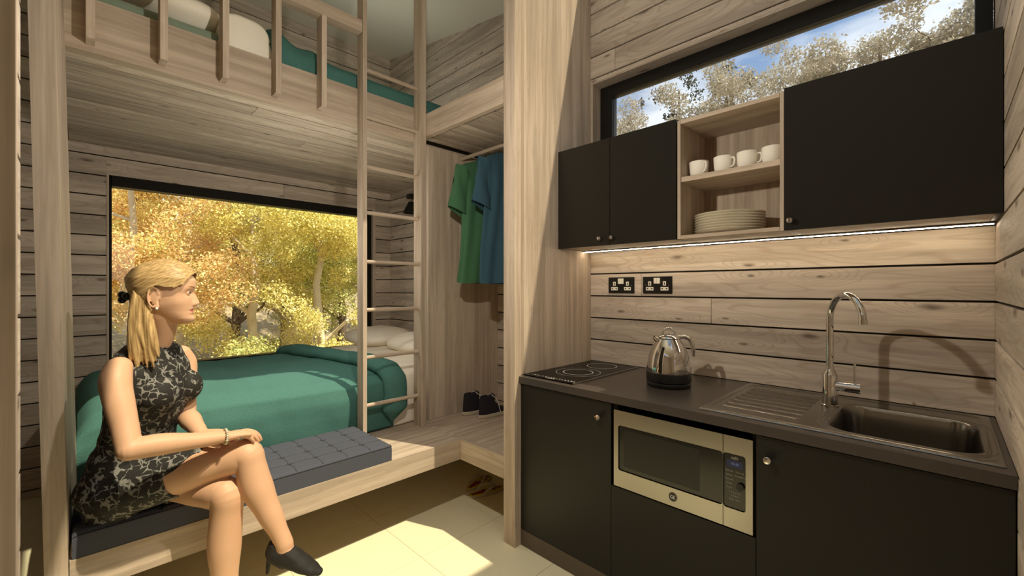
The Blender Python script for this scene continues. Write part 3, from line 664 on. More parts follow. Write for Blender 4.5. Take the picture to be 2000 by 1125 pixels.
for j in range(1, 4):
    y = CY0+.1075*j
    for i in range(10):
        x0 = CX0+.1183*i+.004; x1 = x0+.110
        mb.tube([(x0+(x1-x0)*q, y+.003*math.sin(q*math.pi), CZ1-.0012+.0016*math.sin(q*math.pi)) for q in np.linspace(0, 1, 6)], .0011, 5)
mb.build('stitching', M['seam'], cu); mb = MB()
mb.tube([(CX0+.004, CY0-.0005, CZ1-.010), (CX1-.002, CY0-.0005, CZ1-.010), (CX1+.0005, CY0+.01, CZ1-.010), (CX1+.0005, CY1-.01, CZ1-.010)], .0022, 6)
mb.build('piping', M['seam'], cu, True)

# ---------------------------------------------------------------- loft bedding
lm = box('mattress', M['grey_green'], (-.02, 2.33, 2.56, 4.12, 2.431, 2.64), None, .02); tag(lm, 'grey green mattress lying on the loft behind the guard rail', 'mattress')
def lb(U, V):
    x = .70+U*1.63; s = V; y = np.interp(s, [0, .12, .2, 1], [2.553, 2.553, 2.59, 4.1]); z = np.interp(s, [0, .12, .2, 1], [2.56, 2.66, 2.70, 2.71])
    z = z+np.clip((s-.1)*8, 0, 1)*(.008*fnoise(x*1.5, y, 21)+.10*np.exp(-((x-.76)/.085)**2)*np.exp(-((y-2.6)/.5)**2)+.05*np.exp(-((x-.95)/.08)**2)*np.exp(-((y-2.6)/.4)**2)); return x, y, z
tag(grid_mesh('blanket', 110, 50, lb, M['teal'], None, True, .01), 'teal blanket covering the loft mattress beside the ladder', 'blanket')
tag(rebase(pillow_mesh('pillow', (.375, 2.80, 2.735), (.36, .50, .18), M['bed_white'], e=2.5, seed=14)), 'white pillow on the loft mattress, left of the bulging duvet', 'pillow')
def lbd(U, V):
    x = .49+U*.24; s = V; y = np.interp(s, [0, .1, .25, .5, 1], [2.552, 2.549, 2.56, 2.70, 3.5]); z = np.interp(s, [0, .1, .25, .5, 1], [2.585, 2.66, 2.77, 2.83, 2.80])
    k = np.sqrt(np.clip(1-(2*U-1)**4, 0, 1)); z = 2.58+(z-2.58)*(.25+.75*k)+.006*fnoise(x*3, y*2, 41); return x, y, z
tag(grid_mesh('duvet', 50, 50, lbd, M['bed_white'], None, True, .008), 'white duvet bulging over the loft edge between the balusters', 'duvet')

# ---------------------------------------------------------------- kitchen base units
XF, XD = 1.668, 1.688      # front and back of the doors
def knob(parent, x, y, z, r=.0135):
    MB().lathe([(.006, x+.022), (.006, x+.008), (r, x+.006), (r, x-.006), (r*.8, x-.009), (.001, x-.0095)], (0, y, z), 20, 'x').build('knob', M['chrome'], parent, True)
def carcass(t, y0, y1, z0, z1, x0, x1, mat, back=True):
    box('side_panel', mat, (x0, x1, y0, y0+.016, z0, z1), t); box('side_panel', mat, (x0, x1, y1-.016, y1, z0, z1), t)
    box('base_panel', mat, (x0, x1, y0+.0165, y1-.0165, z0, z0+.016), t)
    if back: box('back_panel', mat, (x1-.01, x1, y0+.0165, y1-.0165, z0+.0165, z1), t)
t = root('base_cabinet', 'matt black base cabinet under the hob, one door', 'cabinet')
carcass(t, 1.047, 1.6, .09, .858, XD+.001, XK-.02, M['black'])
d = box('door', M['black'], (XF, XD, 1.047, 1.618, .085, .858), t); knob(d, XF-.022, 1.102, .790)
box('plinth', M['plinth'], (XF-.002, XF+.014, 1.047, 1.618, .001, .0845), t)
t = root('base_cabinet', 'black base cabinet housing the built-in microwave', 'cabinet')
carcass(t, .466, 1.045, .09, .858, XD+.001, XK-.02, M['black'])
box('shelf', M['black'], (XD+.001, XK-.035, .483, 1.028, .48, .496), t)
box('front_panel', M['black'], (XF, XD, .466, 1.045, .085, .497), t); box('plinth', M['plinth'], (XF-.002, XF+.014, .466, 1.045, .001, .0845), t)
t = root('base_cabinet', 'matt black base cabinet under the sink, one wide door', 'cabinet')
carcass(t, YN+.003, .464, .09, .858, XD+.001, XK-.02, M['black'])
d = box('door', M['black'], (XF, XD, YN+.003, .464, .085, .858), t); knob(d, XF-.022, .424, .787)
box('plinth', M['plinth'], (XF-.002, XF+.014, YN+.003, .464, .001, .0845), t)
# worktop with sink cut-out
XW = 1.652; SX0, SX1, SY0, SY1 = 1.705, 2.325, -.115, .68
cx0, cx1, cy0, cy1 = 1.745, 2.295, -.095, .30
wt = MB(); wt.box(XW, XK-.001, cy1, 1.6275, .865, .9).box(XW, cx0, YN+.001, cy1, .865, .9).box(cx1, XK-.001, YN+.001, cy1, .865, .9).box(cx0, cx1, YN+.001, cy0, .865, .9)
bmesh.ops.remove_doubles(wt.bm, verts=wt.bm.verts, dist=1e-5)
tag(wt.build('worktop', M['worktop']), 'long grey brown kitchen worktop over the black base cabinets', 'worktop')

# sink: one pressed steel sheet
def rr(x, y, x0, x1, y0, y1, r):
    qx = np.abs(x-(x0+x1)/2)-(x1-x0)/2+r; qy = np.abs(y-(y0+y1)/2)-(y1-y0)/2+r
    return np.hypot(np.maximum(qx, 0), np.maximum(qy, 0))+np.minimum(np.maximum(qx, qy), 0)-r
sst = lambda a, b, v: (lambda t: t*t*(3-2*t))(np.clip((v-a)/(b-a), 0, 1))
def sinkf(U, V):
    x = SX0+U*(SX1-SX0); y = SY0+V*(SY1-SY0); z = 0*x+.9055
    e = rr(x, y, SX0, SX1, SY0, SY1, .01); z = z-.004*sst(-.005, 0, e)
    g = rr(x, y, SX0+.022, SX1-.022, SY0+.022, SY1-.022, .05); z = z+.0022*np.exp(-(g/.004)**2)-.002*sst(.0, -.008, g)
    b = rr(x, y, 1.765, 2.175, -.078, .280, .075); z = z-.150*sst(0.004, -.022, b)-.006*sst(-.02, -.12, b)+.0018*np.exp(-((b-.008)/.003)**2)
    for off in (.022, .034): z = z+.0018*np.exp(-((b-off)/.0028)**2)*(x < 2.2)
    dr_ = rr(x, y, 1.80, 2.235, .365, .635, .02); ins = sst(.0, -.012, dr_); rib = np.sin((x-1.80)/(.435/7)*2*math.pi-math.pi/2)*.5+.5
    z = z-ins*(.006-.0055*rib**2)
    return x, y, z
sk = root('sink', 'stainless steel inset sink with ribbed draining board on the worktop', 'sink')
grid_mesh('sink_top', 190, 240, sinkf, M['steel'], sk)
MB().lathe([(.001, .7505), (.032, .7505), (.034, .7525), (.022, .7515), (.001, .751)], (1.97, .10, 0), 28).build('drain', M['chrome'], sk, True)
# tap
tp = root('kitchen_tap', 'tall chrome swan-neck tap with side lever behind the sink', 'tap'); tx, ty = 2.105, .322
MB().lathe([(.030, .9045), (.030, .909), (.0265, .912), (.0265, 1.025), (.0235, 1.032), (.0135, 1.052), (.0125, 1.06)], (tx, ty, 0), 32).build('body', M['chrome'], tp, True)
dx, dy = -.8, -.6; pts = [(tx, ty, 1.045), (tx, ty, 1.15), (tx, ty, 1.245)]
for a in np.linspace(0, math.pi*.97, 22)[1:]:
    k = .1-.1*math.cos(a); pts.append((tx+dx*k, ty+dy*k, 1.245+.1*math.sin(a)))
MB().tube(pts, [.0125]*3+[.0118]*21, 20).build('spout', M['chrome'], tp, True)
pe = Vector(pts[-1]); MB().tube([pe+Vector((0, 0, .004)), pe-Vector((0, 0, .012))], .0135, 20).build('nozzle', M['chrome'], tp, True)
MB().tube([(tx, ty-.02, .985), (tx, ty-.058, .985)], .019, 20).build('valve', M['chrome'], tp, True)
MB().tube([(tx, ty-.0585, .985), (tx, ty-.096, .985)], .020, 20).build('valve_cap', M['chrome'], tp, True)
MB().tube([(tx, ty-.078, 1.003), (tx, ty-.078, 1.078)], .0042, 12).build('lever', M['chrome'], tp, True)
# hob
hb = root('hob', 'black ceramic two-ring hob set in the left end of the worktop', 'hob')
box('glass_plate', M['glass_black'], (1.692, 2.322, 1.277, 1.605, .9003, .9065), hb, .001)
box('steel_edge', M['steel_b'], (1.692, 2.322, 1.270, 1.2768, .9003, .907), hb, .001)
def ring(cx, cy, r, w, name='ring'):
    mb = MB(); n = 64; a = [mb.bm.verts.new((cx+r*math.cos(2*math.pi*i/n), cy+r*math.sin(2*math.pi*i/n), .9068)) for i in range(n)]; b_ = [mb.bm.verts.new((cx+(r-w)*math.cos(2*math.pi*i/n), cy+(r-w)*math.sin(2*math.pi*i/n), .9068)) for i in range(n)]
    for i in range(n): mb.bm.faces.new((a[i], a[(i+1) % n], b_[(i+1) % n], b_[i]))
    mb.build(name, M['mark'], hb)
ring(1.945, 1.43, .122, .0022); ring(1.945, 1.43, .083, .0045); ring(2.195, 1.44, .088, .004)
mb = MB(); rr_ = random.Random(3)
for i in range(16):
    y = 1.575-.0185*i; mb.box(1.722, 1.722+rr_.choice((.004, .007, .010)), y-.0105, y-.002, .9066, .9069)
for i in range(5): mb.box(1.705, 1.709, 1.46-.012*i-.009, 1.46-.012*i, .9066, .9069)
mb.build('control_marks', M['mark'], hb)
# kettle
kt_ = root('kettle', 'chrome dome kettle with a black base on the worktop', 'kettle', (2.01, .942, .9)); 
def kb(prof, name, mat): MB().lathe(prof, (0, 0, 0), 48).build(name, mat, kt_, True)
kb([(.001, .0006), (.098, .0006), (.101, .006), (.101, .020), (.098, .024)], 'power_base', M['blk_pl'])
kb([(.097, .0245), (.103, .028), (.1035, .062), (.1015, .068)], 'lower_band', M['blk_pl'])
kb([(.1005, .0685), (.1015, .085), (.099, .110), (.092, .145), (.081, .175), (.068, .200), (.056, .218), (.051, .226)], 'body', M['chrome'])
kb([(.052, .2265), (.053, .230), (.047, .238), (.03, .246), (.012, .250), (.001, .2505)], 'lid', M['chrome'])
rv, lv = Vector((R2, -R2, 0)), Vector((-R2, R2, 0))
MB().tube([lv*.030+Vector((0, 0, .246)), lv*.026+Vector((0, 0, .262)), lv*.012+Vector((0, 0, .275)), rv*.008+Vector((0, 0, .276)), rv*.026+Vector((0, 0, .264)), rv*.034+Vector((0, 0, .243))], .0055, 12).build('lid_handle', M['chrome'], kt_, True)
MB().tube([rv*.045+Vector((0, 0, .232)), rv*.075+Vector((0, 0, .236)), rv*.100+Vector((0, 0, .226)), rv*.114+Vector((0, 0, .200)), rv*.120+Vector((0, 0, .165)), rv*.122+Vector((0, 0, .140))], [.009, .010, .011, .011, .010, .007], 14).build('handle', M['chrome'], kt_, True)
MB().tube([lv*.045+Vector((0, 0, .215)), lv*.058+Vector((0, 0, .222)), lv*.070+Vector((0, 0, .234))], [.016, .012, .009], 14).build('spout', M['chrome'], kt_, True)
# microwave
mw = root('microwave', 'stainless steel built-in microwave with black glass door', 'microwave'); xf = 1.664
def fm(name, mat, y0, y1, z0, z1, hole, r=.02, dx=0.):   # frame plate in the plane x = xf, with a rounded hole
    mb = MB(); bm = mb.bm; n = 8
    def loop(a0, a1, b0, b1, rad, x):
        out = []
        for cy_, cz_, s in ((a1-rad, b1-rad, 0), (a0+rad, b1-rad, 1), (a0+rad, b0+rad, 2), (a1-rad, b0+rad, 3)):
            for i in range(n+1):
                an = math.pi/2*(s+i/n); out.append(bm.verts.new((x, cy_+rad*math.cos(an), cz_+rad*math.sin(an))))
        return out
    A = loop(y0, y1, z0, z1, .0015, xf+dx); B = loop(*hole, r, xf+dx); C_ = loop(y0, y1, z0, z1, .0015, xf+.02); D = loop(*hole, r, xf+.012)
    m = len(A)
    for P, Q in ((A, B), (C_, A), (B, D)):
        for i in range(m): bm.faces.new((P[i], P[(i+1) % m], Q[(i+1) % m], Q[i]))
    return mb.build(name, mat, mw)
Yl, Yr, Ys, Zb, Zt = 1.030, .474, .573, .504, .836
box('casing', M['blk_pl'], (xf+.0205, XK-.05, Yr+.012, 1.020, .50, .83), mw)
fm('door_frame', M['steel_b'], Ys+.001, Yl, Zb, Zt, (Ys+.0012, 1.008, .576, .772), .012)
fm('control_frame', M['steel_b'], Yr, Ys-.001, Zb, Zt, (.497, Ys-.0012, .574, .772), .010)
box('door_glass', M['mw_glass'], (xf+.006, xf+.012, Ys+.002, 1.006, .578, .770), mw, 0)
box('door_screen', M['blk_pl'], (xf+.0055, xf+.006, .66, .985, .595, .755), mw, 0)
cp = box('control_panel', M['mw_glass'], (xf+.005, xf+.012, .499, Ys-.002, .576, .770), mw, 0)
box('display', M['disp'], (xf+.0045, xf+.005, .508, .562, .722, .748), cp, 0)
RX = (math.radians(90), 0, math.radians(-90))
text_mesh('maker_word', 'café', .016, M['mark_dim'], (xf+.0045, .535, .757), RX, cp, .0002)
text_mesh('clock_digits', '10:40', .013, M['clock'], (xf+.0042, .535, .735), RX, cp, .0002)
rows = ['Defrost', 'Reheat', 'Popcorn', 'Cook', 'Auto']
for i, w in enumerate(rows): text_mesh('key_text', w, .0085, M['mark_dim'], (xf+.0045, .5535, .708-.015*i), RX, cp, .0001)
for i, w in enumerate(['Time', 'Kit', 'Power', 'Warm']): text_mesh('key_text', w, .0075, M['mark_dim'], (xf+.0045, .524-.016*(i % 2), .708-.014*(i//2)), RX, cp, .0001)
for i, w in enumerate(['1 2 3 4 5 6', '7 8 9 0', 'Start  Stop']): text_mesh('key_text', w, .0085, M['mark_dim'], (xf+.0045, .535, .632-.0125*i), RX, cp, .0001)
MB().lathe([(.013, xf-.004), (.013, xf+.005)], (0, .515, .660), 28, 'x').build('dial', M['blk_pl'], cp, True)
bg = MB().lathe([(.0185, xf+.004), (.0185, xf-.0012), (.017, xf-.002), (.001, xf-.002)], (0, .762, .541), 36, 'x').build('badge', M['steel_b'], mw, True)
MB().lathe([(.0155, xf-.0021), (.0155, xf-.0024), (.001, xf-.0024)], (0, .762, .541), 36, 'x').build('badge_disc', M['blk_pl'], bg)
text_mesh('monogram', 'GE', .019, M['mark'], (xf-.0027, .762, .541), RX, bg, .0002, .85)

# ---------------------------------------------------------------- wall units
UX, UB, UT = 2.015, 1.602, 2.178
def upper_cab(y0, y1, label, doors, knobs):
    t = root('wall_cabinet', label, 'cabinet')
    for d in ((UX+.021, XK-.001, y0, y0+.016, UB+.001, UT), (UX+.021, XK-.001, y1-.016, y1, UB+.001, UT)): box('side_panel', M['black'], d, t)
    box('top_panel', M['black'], (UX+.021, XK-.001, y0+.0165, y1-.0165, UT-.016, UT), t); box('base_panel', M['oak_y'], (UX+.021, XK-.001, y0+.0165, y1-.0165, UB+.001, UB+.017), t)
    for (a, b_), k in zip(doors, knobs):
        d = box('door', M['black'], (UX, UX+.020, a, b_, UB, UT), t); knob(d, UX-.022, k, 1.639, .0115)
upper_cab(.905, 1.6265, 'black double-door wall cabinet left of the open shelves', ((1.2735, 1.6265), (.908, 1.2705)), (1.325, 1.251))
upper_cab(YN+.002, .458, 'large black single-door wall cabinet at the right end of the kitchen', ((YN+.002, .4595),), (.434,))
sh = root('shelf_unit', 'open pale oak shelf unit with mugs and plates between the black wall cabinets', 'shelf')
box('side_panel', M['oak_z'], (UX+.006, XK-.022, .888, .9035, UB+.001, 2.168), sh); box('side_panel', M['oak_z'], (UX+.006, XK-.022, .461, .476, UB+.001, 2.168), sh)
box('top_board', M['oak_y'], (UX+.006, XK-.022, .4765, .8875, 2.150, 2.168), sh)
box('base_board', M['oak_y'], (UX+.006, XK-.022, .4765, .8875, UB+.001, UB+.018), sh)
box('middle_shelf', M['oak_y'], (UX+.012, XK-.022, .4765, .8875, 1.874, 1.898), sh)
box('back_panel', M['oak_z'], (XK-.0215, XK-.001, .461, .9035, UB+.001, 2.168), sh)
def strip_light():
    t = root('strip_light', 'thin glowing light strip under the wall cabinets', 'light')
    box('holder', M['plinth'], (2.255, 2.275, YN+.004, 1.625, 1.5965, 1.6015), t, 0)
    box('glow_tube', M['led'], (2.262, 2.268, YN+.008, 1.621, 1.5935, 1.5963), t, 0)
strip_light()
# mugs
def mug(y, rot, label, x=2.105):
    t = root('mug', label, 'mug', (x, y, 1.8983), 'white mugs on the middle shelf'); t.rotation_euler = (0, 0, rot)
    MB().lathe([(.001, .0), (.030, .0), (.034, .003), (.0405, .026), (.0435, .074), (.0425, .0755), (.041, .074), (.038, .03), (.031, .007), (.001, .006)], (0, 0, 0), 36).build('cup', M['white'], t, True)
    MB().tube([(.0415, 0, .062), (.052, 0, .064), (.058, 0, .054), (.057, 0, .038), (.052, 0, .026), (.0395, 0, .022)], .0042, 10).build('handle', M['white'], t, True)
for y, r_, lab in ((.835, -2.2, 'white mug at the left end of the middle shelf, in shade'), (.722, -1.95, 'white mug second from the left on the middle shelf'),
                   (.622, -1.6, 'white mug third from the left on the middle shelf'), (.522, -1.2, 'white mug at the right end of the middle shelf by the large cabinet')): 
    o = mug(y, r_, lab)
for i in range(8):
    p = MB().lathe([(.001, .0), (.085, .0), (.09, .002), (.148, .0095), (.152, .0115), (.148, .0118), (.09, .0055), (.001, .0045)], (0, 0, 0), 56).build('plate', M['white'], None, True)
    p.location = (2.176, .722, UB+.0185+.0122*i); lab = 'cream plate in the open shelf, '+['at the bottom of the stack', 'second from the bottom of the stack', 'third from the bottom of the stack', 'fourth from the bottom of the stack', 'fourth from the top of the stack', 'third from the top of the stack', 'second from the top of the stack', 'on top of the stack'][i]
    tag(p, lab, 'plate', 'stacked cream plates')
# sockets
def socket(y0, y1, label):
    t = root('wall_socket', label, 'socket'); x = XK; z0, z1 = 1.338, 1.436; yc = (y0+y1)/2; s = (y1-y0)/.177
    box('plate', M['blk_pl'], (x-.008, x-.0005, y0, y1, z0, z1), t, .002)
    for k in (-1, 1):
        b_ = box('switch', M['white_pl'], (x-.0125, x-.0082, yc+k*.0095*s-.0092*s, yc+k*.0095*s+.0092*s, z1-.041, z1-.008), t, .001)
        yy = yc+k*.045*s
        e = box('earth_insert', M['white_pl'], (x-.0095, x-.0082, yy-.009, yy+.009, z0+.046, z0+.070), t, 0); box('pin_hole', M['blk_pl'], (x-.0098, x-.0096, yy-.0028, yy+.0028, z0+.051, z0+.064), e, 0)
        e = box('pin_insert', M['white_pl'], (x-.0095, x-.0082, yy-.023, yy+.023, z0+.018, z0+.038), t, 0)
        for q in (-.013, .013): box('pin_hole', M['blk_pl'], (x-.0098, x-.0096, yy+q-.0045, yy+q+.0045, z0+.0245, z0+.0315), e, 0)
        MB().lathe([(.0025, x-.0088), (.0025, x-.0082)], (0, yc+k*.070*s, z0+.049), 12, 'x').build('screw', M['steel_b'], t)
socket(1.3145, 1.4915, 'black double wall socket nearer the oak panel, above the hob')
socket(1.080, 1.257, 'black double wall socket on the right, above the kettle side')
#WOMAN
# ---------------------------------------------------------------- the seated woman
M['skin'] = plain('warm_skin', srgb(206, 163, 129), .5, spec=.35, var=.03, vscale=25)
M['lips'] = plain('rose_lips', srgb(196, 112, 98), .4)
def hairmat(name, along, acr, third):
    m, nt, b = new_mat(name); tc = N(nt, 'ShaderNodeTexCoord'); cb = N(nt, 'ShaderNodeCombineXYZ'); lk = nt.links.new
    for k, (v, sc) in enumerate(((along, 9.), (acr, 210.), (third, 90.))):
        d = N(nt, 'ShaderNodeVectorMath', operation='DOT_PRODUCT'); d.inputs[1].default_value = tuple(Vector(v).normalized()*sc); lk(tc.outputs['Object'], d.inputs[0]); lk(d.outputs['Value'], cb.inputs[k])
    ns = N(nt, 'ShaderNodeTexNoise'); ns.inputs['Scale'].default_value = 1; ns.inputs['Detail'].default_value = 3; lk(cb.outputs[0], ns.inputs['Vector'])
    rp = N(nt, 'ShaderNodeValToRGB'); rp.color_ramp.elements[0].position = .28; rp.color_ramp.elements[1].position = .74; rp.color_ramp.elements[0].color = srgb(136, 106, 64); rp.color_ramp.elements[1].color = srgb(212, 180, 124)
    lk(ns.outputs[0], rp.inputs[0]); lk(rp.outputs[0], b.inputs['Base Color']); b.inputs['Roughness'].default_value = .45
    bp = N(nt, 'ShaderNodeBump'); bp.inputs['Strength'].default_value = .5; bp.inputs['Distance'].default_value = .002; lk(ns.outputs[0], bp.inputs['Height']); lk(bp.outputs[0], b.inputs['Normal']); return m
M['hair'] = hairmat('golden_blonde_hair', (-.64, .56, -.52), (-.39, .34, .85), (.66, .75, 0)); M['hair_down'] = hairmat('golden_blonde_hair_hanging', (.05, .02, 1), (.75, -.66, .05), (.66, .75, 0))
# black dress with a grey net of blossoms
m, nt, b = new_mat('black_and_grey_floral_dress'); tc = N(nt, 'ShaderNodeTexCoord'); n1 = N(nt, 'ShaderNodeTexNoise'); n1.inputs['Scale'].default_value = 30; n1.inputs['Detail'].default_value = 3
sc_ = N(nt, 'ShaderNodeVectorMath', operation='SCALE'); sc_.inputs['Scale'].default_value = .045; ad = N(nt, 'ShaderNodeVectorMath', operation='ADD')
v1 = N(nt, 'ShaderNodeTexVoronoi', feature='DISTANCE_TO_EDGE'); v1.inputs['Scale'].default_value = 36; v2 = N(nt, 'ShaderNodeTexNoise'); v2.inputs['Scale'].default_value = 34; v2.inputs['Detail'].default_value = 1
lk = nt.links.new; lk(tc.outputs['Object'], n1.inputs['Vector']); lk(n1.outputs['Color'], sc_.inputs[0]); lk(tc.outputs['Object'], ad.inputs[0]); lk(sc_.outputs[0], ad.inputs[1]); lk(ad.outputs[0], v1.inputs['Vector']); lk(tc.outputs['Object'], v2.inputs['Vector'])
w_ = N(nt, 'ShaderNodeMapRange'); w_.inputs['From Min'].default_value = .35; w_.inputs['From Max'].default_value = .7; w_.inputs['To Min'].default_value = -.03; w_.inputs['To Max'].default_value = .14; lk(v2.outputs[0], w_.inputs[0])
ls = N(nt, 'ShaderNodeMath', operation='LESS_THAN'); lk(v1.outputs['Distance'], ls.inputs[0]); lk(w_.outputs[0], ls.inputs[1])
mxx = N(nt, 'ShaderNodeMix', data_type='RGBA'); mxx.inputs['A'].default_value = srgb(36, 34, 31); mxx.inputs['B'].default_value = srgb(128, 126, 118); lk(ls.outputs[0], mxx.inputs['Factor']); lk(mxx.outputs['Result'], b.inputs['Base Color']); b.inputs['Roughness'].default_value = .8
M['dress'] = m

FW, LT, UPV = Vector((.75, -.66, 0)).normalized(), Vector((.66, .75, 0)).normalized(), Vector((0, 0, 1))
def etube(bm, pts, ru, rw, up, seg=24, round_=True):
    """tube with elliptical rings: ru across, rw along `up`; rounded ends"""
    pts = [Vector(p) for p in pts]; n = len(pts)
    # smooth the chain
    P, A, B = [], [], []
    for i in range(n-1):
        for k in range(5):
            q = k/5; p0, p1, p2, p3 = pts[max(i-1, 0)], pts[i], pts[i+1], pts[min(i+2, n-1)]
            P.append(.5*((2*p1)+(-p0+p2)*q+(2*p0-5*p1+4*p2-p3)*q*q+(-p0+3*p1-3*p2+p3)*q**3))
            h = q*q*(3-2*q); A.append(ru[i]*(1-h)+ru[i+1]*h); B.append(rw[i]*(1-h)+rw[i+1]*h)
    P.append(pts[-1]); A.append(ru[-1]); B.append(rw[-1])
    if round_:
        d0, d1 = (P[0]-P[1]).normalized(), (P[-1]-P[-2]).normalized(); a0, b0, a1, b1 = A[0], B[0], A[-1], B[-1]; e0, e1 = P[0].copy(), P[-1].copy(); r0, r1 = min(a0, b0), min(a1, b1)
        for t in (.45, .8, .97): P.insert(0, e0+d0*r0*t); k = math.sqrt(1-t*t); A.insert(0, a0*k); B.insert(0, b0*k)
        for t in (.45, .8, .97): P.append(e1+d1*r1*t); k = math.sqrt(1-t*t); A.append(a1*k); B.append(b1*k)
    rings = []
    for i, p in enumerate(P):
        t = (P[min(i+1, len(P)-1)]-P[max(i-1, 0)]).normalized(); w = (up-t*up.dot(t)).normalized(); u = t.cross(w)
        rings.append([bm.verts.new(p+u*(A[i]*math.cos(2*math.pi*k/seg))+w*(B[i]*math.sin(2*math.pi*k/seg))) for k in range(seg)])
    for i in range(len(P)-1):
        for k in range(seg): bm.faces.new((rings[i][k], rings[i][(k+1) % seg], rings[i+1][(k+1) % seg], rings[i+1][k]))
    bm.faces.new(rings[0][::-1]); bm.faces.new(rings[-1])
def ellipsoid(bm, c, r, ax=None, u=28, v=18):
    q = bmesh.ops.create_uvsphere(bm, u_segments=u, v_segments=v, radius=1)['verts']
    a, b_, c_ = ax or (FW, LT, UPV)
    for w in q: w.co = Vector(c)+a*(w.co.x*r[0])+b_*(w.co.y*r[1])+c_*(w.co.z*r[2])
def fuse(name, bm, mat, voxel, smooth, parent=None):
    bmesh.ops.recalc_face_normals(bm, faces=bm.faces)
    me = bpy.data.meshes.new(name+'_raw'); bm.to_mesh(me); bm.free(); t = bpy.data.objects.new('raw', me); COL.objects.link(t)
    r = t.modifiers.new('r', 'REMESH'); r.mode = 'VOXEL'; r.voxel_size = voxel
    if smooth: s = t.modifiers.new('s', 'SMOOTH'); s.factor = .5; s.iterations = smooth
    bpy.context.view_layer.update()
    out = bpy.data.meshes.new_from_object(t.evaluated_get(bpy.context.evaluated_depsgraph_get())); bpy.data.objects.remove(t); bpy.data.meshes.remove(me)
    out.materials.clear(); out.name = name; return link_mesh(name, out, mat, parent, True)

BF, BL = FW, LT
FW, LT = Vector((.945, -.328, 0)).normalized(), Vector((.328, .945, 0)).normalized()     # the head looks further to the right than the chest
HC = Vector((.228, 2.030, 1.348)); HH = .112
ti = np.array([-1, -.93, -.82, -.70, -.62, -.55, -.49, -.42, -.34, -.1, .02, .2, .45, .7, .88, .97, 1.0])
fr_ = np.array([.056, .072, .0775, .0785, .078, .079, .0795, .080, .0805, .081, .0815, .0865, .0865, .072, .046, .022, .002])
fd_ = np.array([.004, .010, .010, -.001, .0045, -.0005, .0055, .0005, .0015, -.001, -.004, .002, .002, 0, 0, 0, 0])
bk_ = np.array([-.02, -.01, .0, .02, .034, .048, .058, .066, .074, .088, .093, .098, .096, .076, .050, .024, .002])
wd_ = np.array([.012, .027, .040, .047, .051, .054, .057, .060, .063, .068, .070, .073, .071, .058, .038, .019, .002])
def head_pt(U, V, off=0.):
    """U round the head (0 = face), V from chin to crown; returns forward, left, up"""
    t = np.sin((V-.5)*math.pi); a = U*2*math.pi
    f, b_, w = np.interp(t, ti, fr_), np.interp(t, ti, bk_), np.interp(t, ti, wd_)
    c, s = np.cos(a), np.sin(a); p = .86
    cc, ss = np.sign(c)*np.abs(c)**p, np.sign(s)*np.abs(s)**p
    mid = (f-b_)/2; hf = (f+b_)/2
    Fx, Lx, Zx = mid+cc*(hf+off), ss*(w+off), t*(HH+off*1.0)
    return Fx, Lx, Zx, t, c
def add_head(bm):
    nu, nv = 144, 96
    U, V = np.meshgrid(np.linspace(0, 1, nu, endpoint=False), np.linspace(.012, .988, nv), indexing='ij')
    Fx, Lx, Zx, t, c = head_pt(U, V); front = (c > 0)
    Fx = Fx+front*np.interp(t, ti, fd_)*np.exp(-(Lx/.026)**2)
    nose = np.interp(t, [-.44, -.39, -.33, -.25, -.05, .10, .16], [0, .011, .0200, .0180, .010, .003, 0]); sg = np.interp(t, [-.40, -.3, .1], [.0115, .0095, .0070])
    Fx = Fx+front*nose*np.exp(-(Lx/sg)**2)+front*np.interp(t, [-.42, -.36, -.27, -.2], [0, .007, .004, 0])*np.exp(-((np.abs(Lx)-.0125)/.0055)**2)
    eye = np.exp(-((np.abs(Lx)-.031)/.014)**2-((t-.03)/.10)**2); Fx = Fx-front*.010*eye
    Fx = Fx-front*.0035*np.exp(-((t+.555)/.018)**2)*np.exp(-(Lx/.022)**2)
    Lx = Lx+np.sign(Lx)*.003*np.exp(-((t+.25)/.15)**2)*np.exp(-((Fx-.05)/.03)**2)
    vs = [[bm.verts.new(HC+HFW*float(Fx[i, j])+HLT*float(Lx[i, j])+UPV*float(Zx[i, j])) for j in range(nv)] for i in range(nu)]
    for i in range(nu):
        for j in range(nv-1): bm.faces.new((vs[i][j], vs[(i+1) % nu][j], vs[(i+1) % nu][j+1], vs[i][j+1]))
    bm.faces.new([vs[i][0] for i in range(nu)][::-1]); bm.faces.new([vs[i][-1] for i in range(nu)])
HFW, HLT = FW, LT
FW, LT = BF, BL
PC, SCn = Vector((.135, 2.195, 0)), Vector((.19, 2.105, 0))
def sp(z, f=0.):     # spine centre at height z, shifted forward by f
    k = min(max((z-.60)/.5, 0), 1); k = k*k*(3-2*k)*.9+.1*k; p = PC.lerp(SCn, k); return Vector((p.x, p.y, z))+FW*f
def torso(bm, off=0., top=True):
    zz = [.60, .66, .73, .80, .87, .94, 1.00, 1.06, 1.10]; w = [.158, .162, .146, .126, .124, .134, .143, .148, .138]; d = [.110, .112, .102, .092, .093, .103, .108, .092, .074]
    etube(bm, [sp(z, [0, 0, .0, .004, .006, .008, .006, 0, -.004][i]) for i, z in enumerate(zz)], [x+off for x in w], [x+off for x in d], FW, 40)
    for s in (-1, 1): ellipsoid(bm, sp(.985, .072)+LT*(.068*s), (.066+off, .060+off, .060+off))
    ellipsoid(bm, sp(.635, -.010), (.122+off, .165+off, .088+off*.5))
RS, LS = Vector((.088, 1.985, 1.085)), Vector((.300, 2.225, 1.085))
RHIP, LHIP = Vector((.085, 2.125, .634)), Vector((.20, 2.262, .634))
RKN, LKN = Vector((.448, 1.884, .735)), Vector((.388, 1.892, .598))
RAN, LAN = Vector((.553, 1.780, .392)), Vector((.378, 1.868, .10))
REL, RWR = Vector((.112, 1.852, .850)), Vector((.372, 1.850, .830))
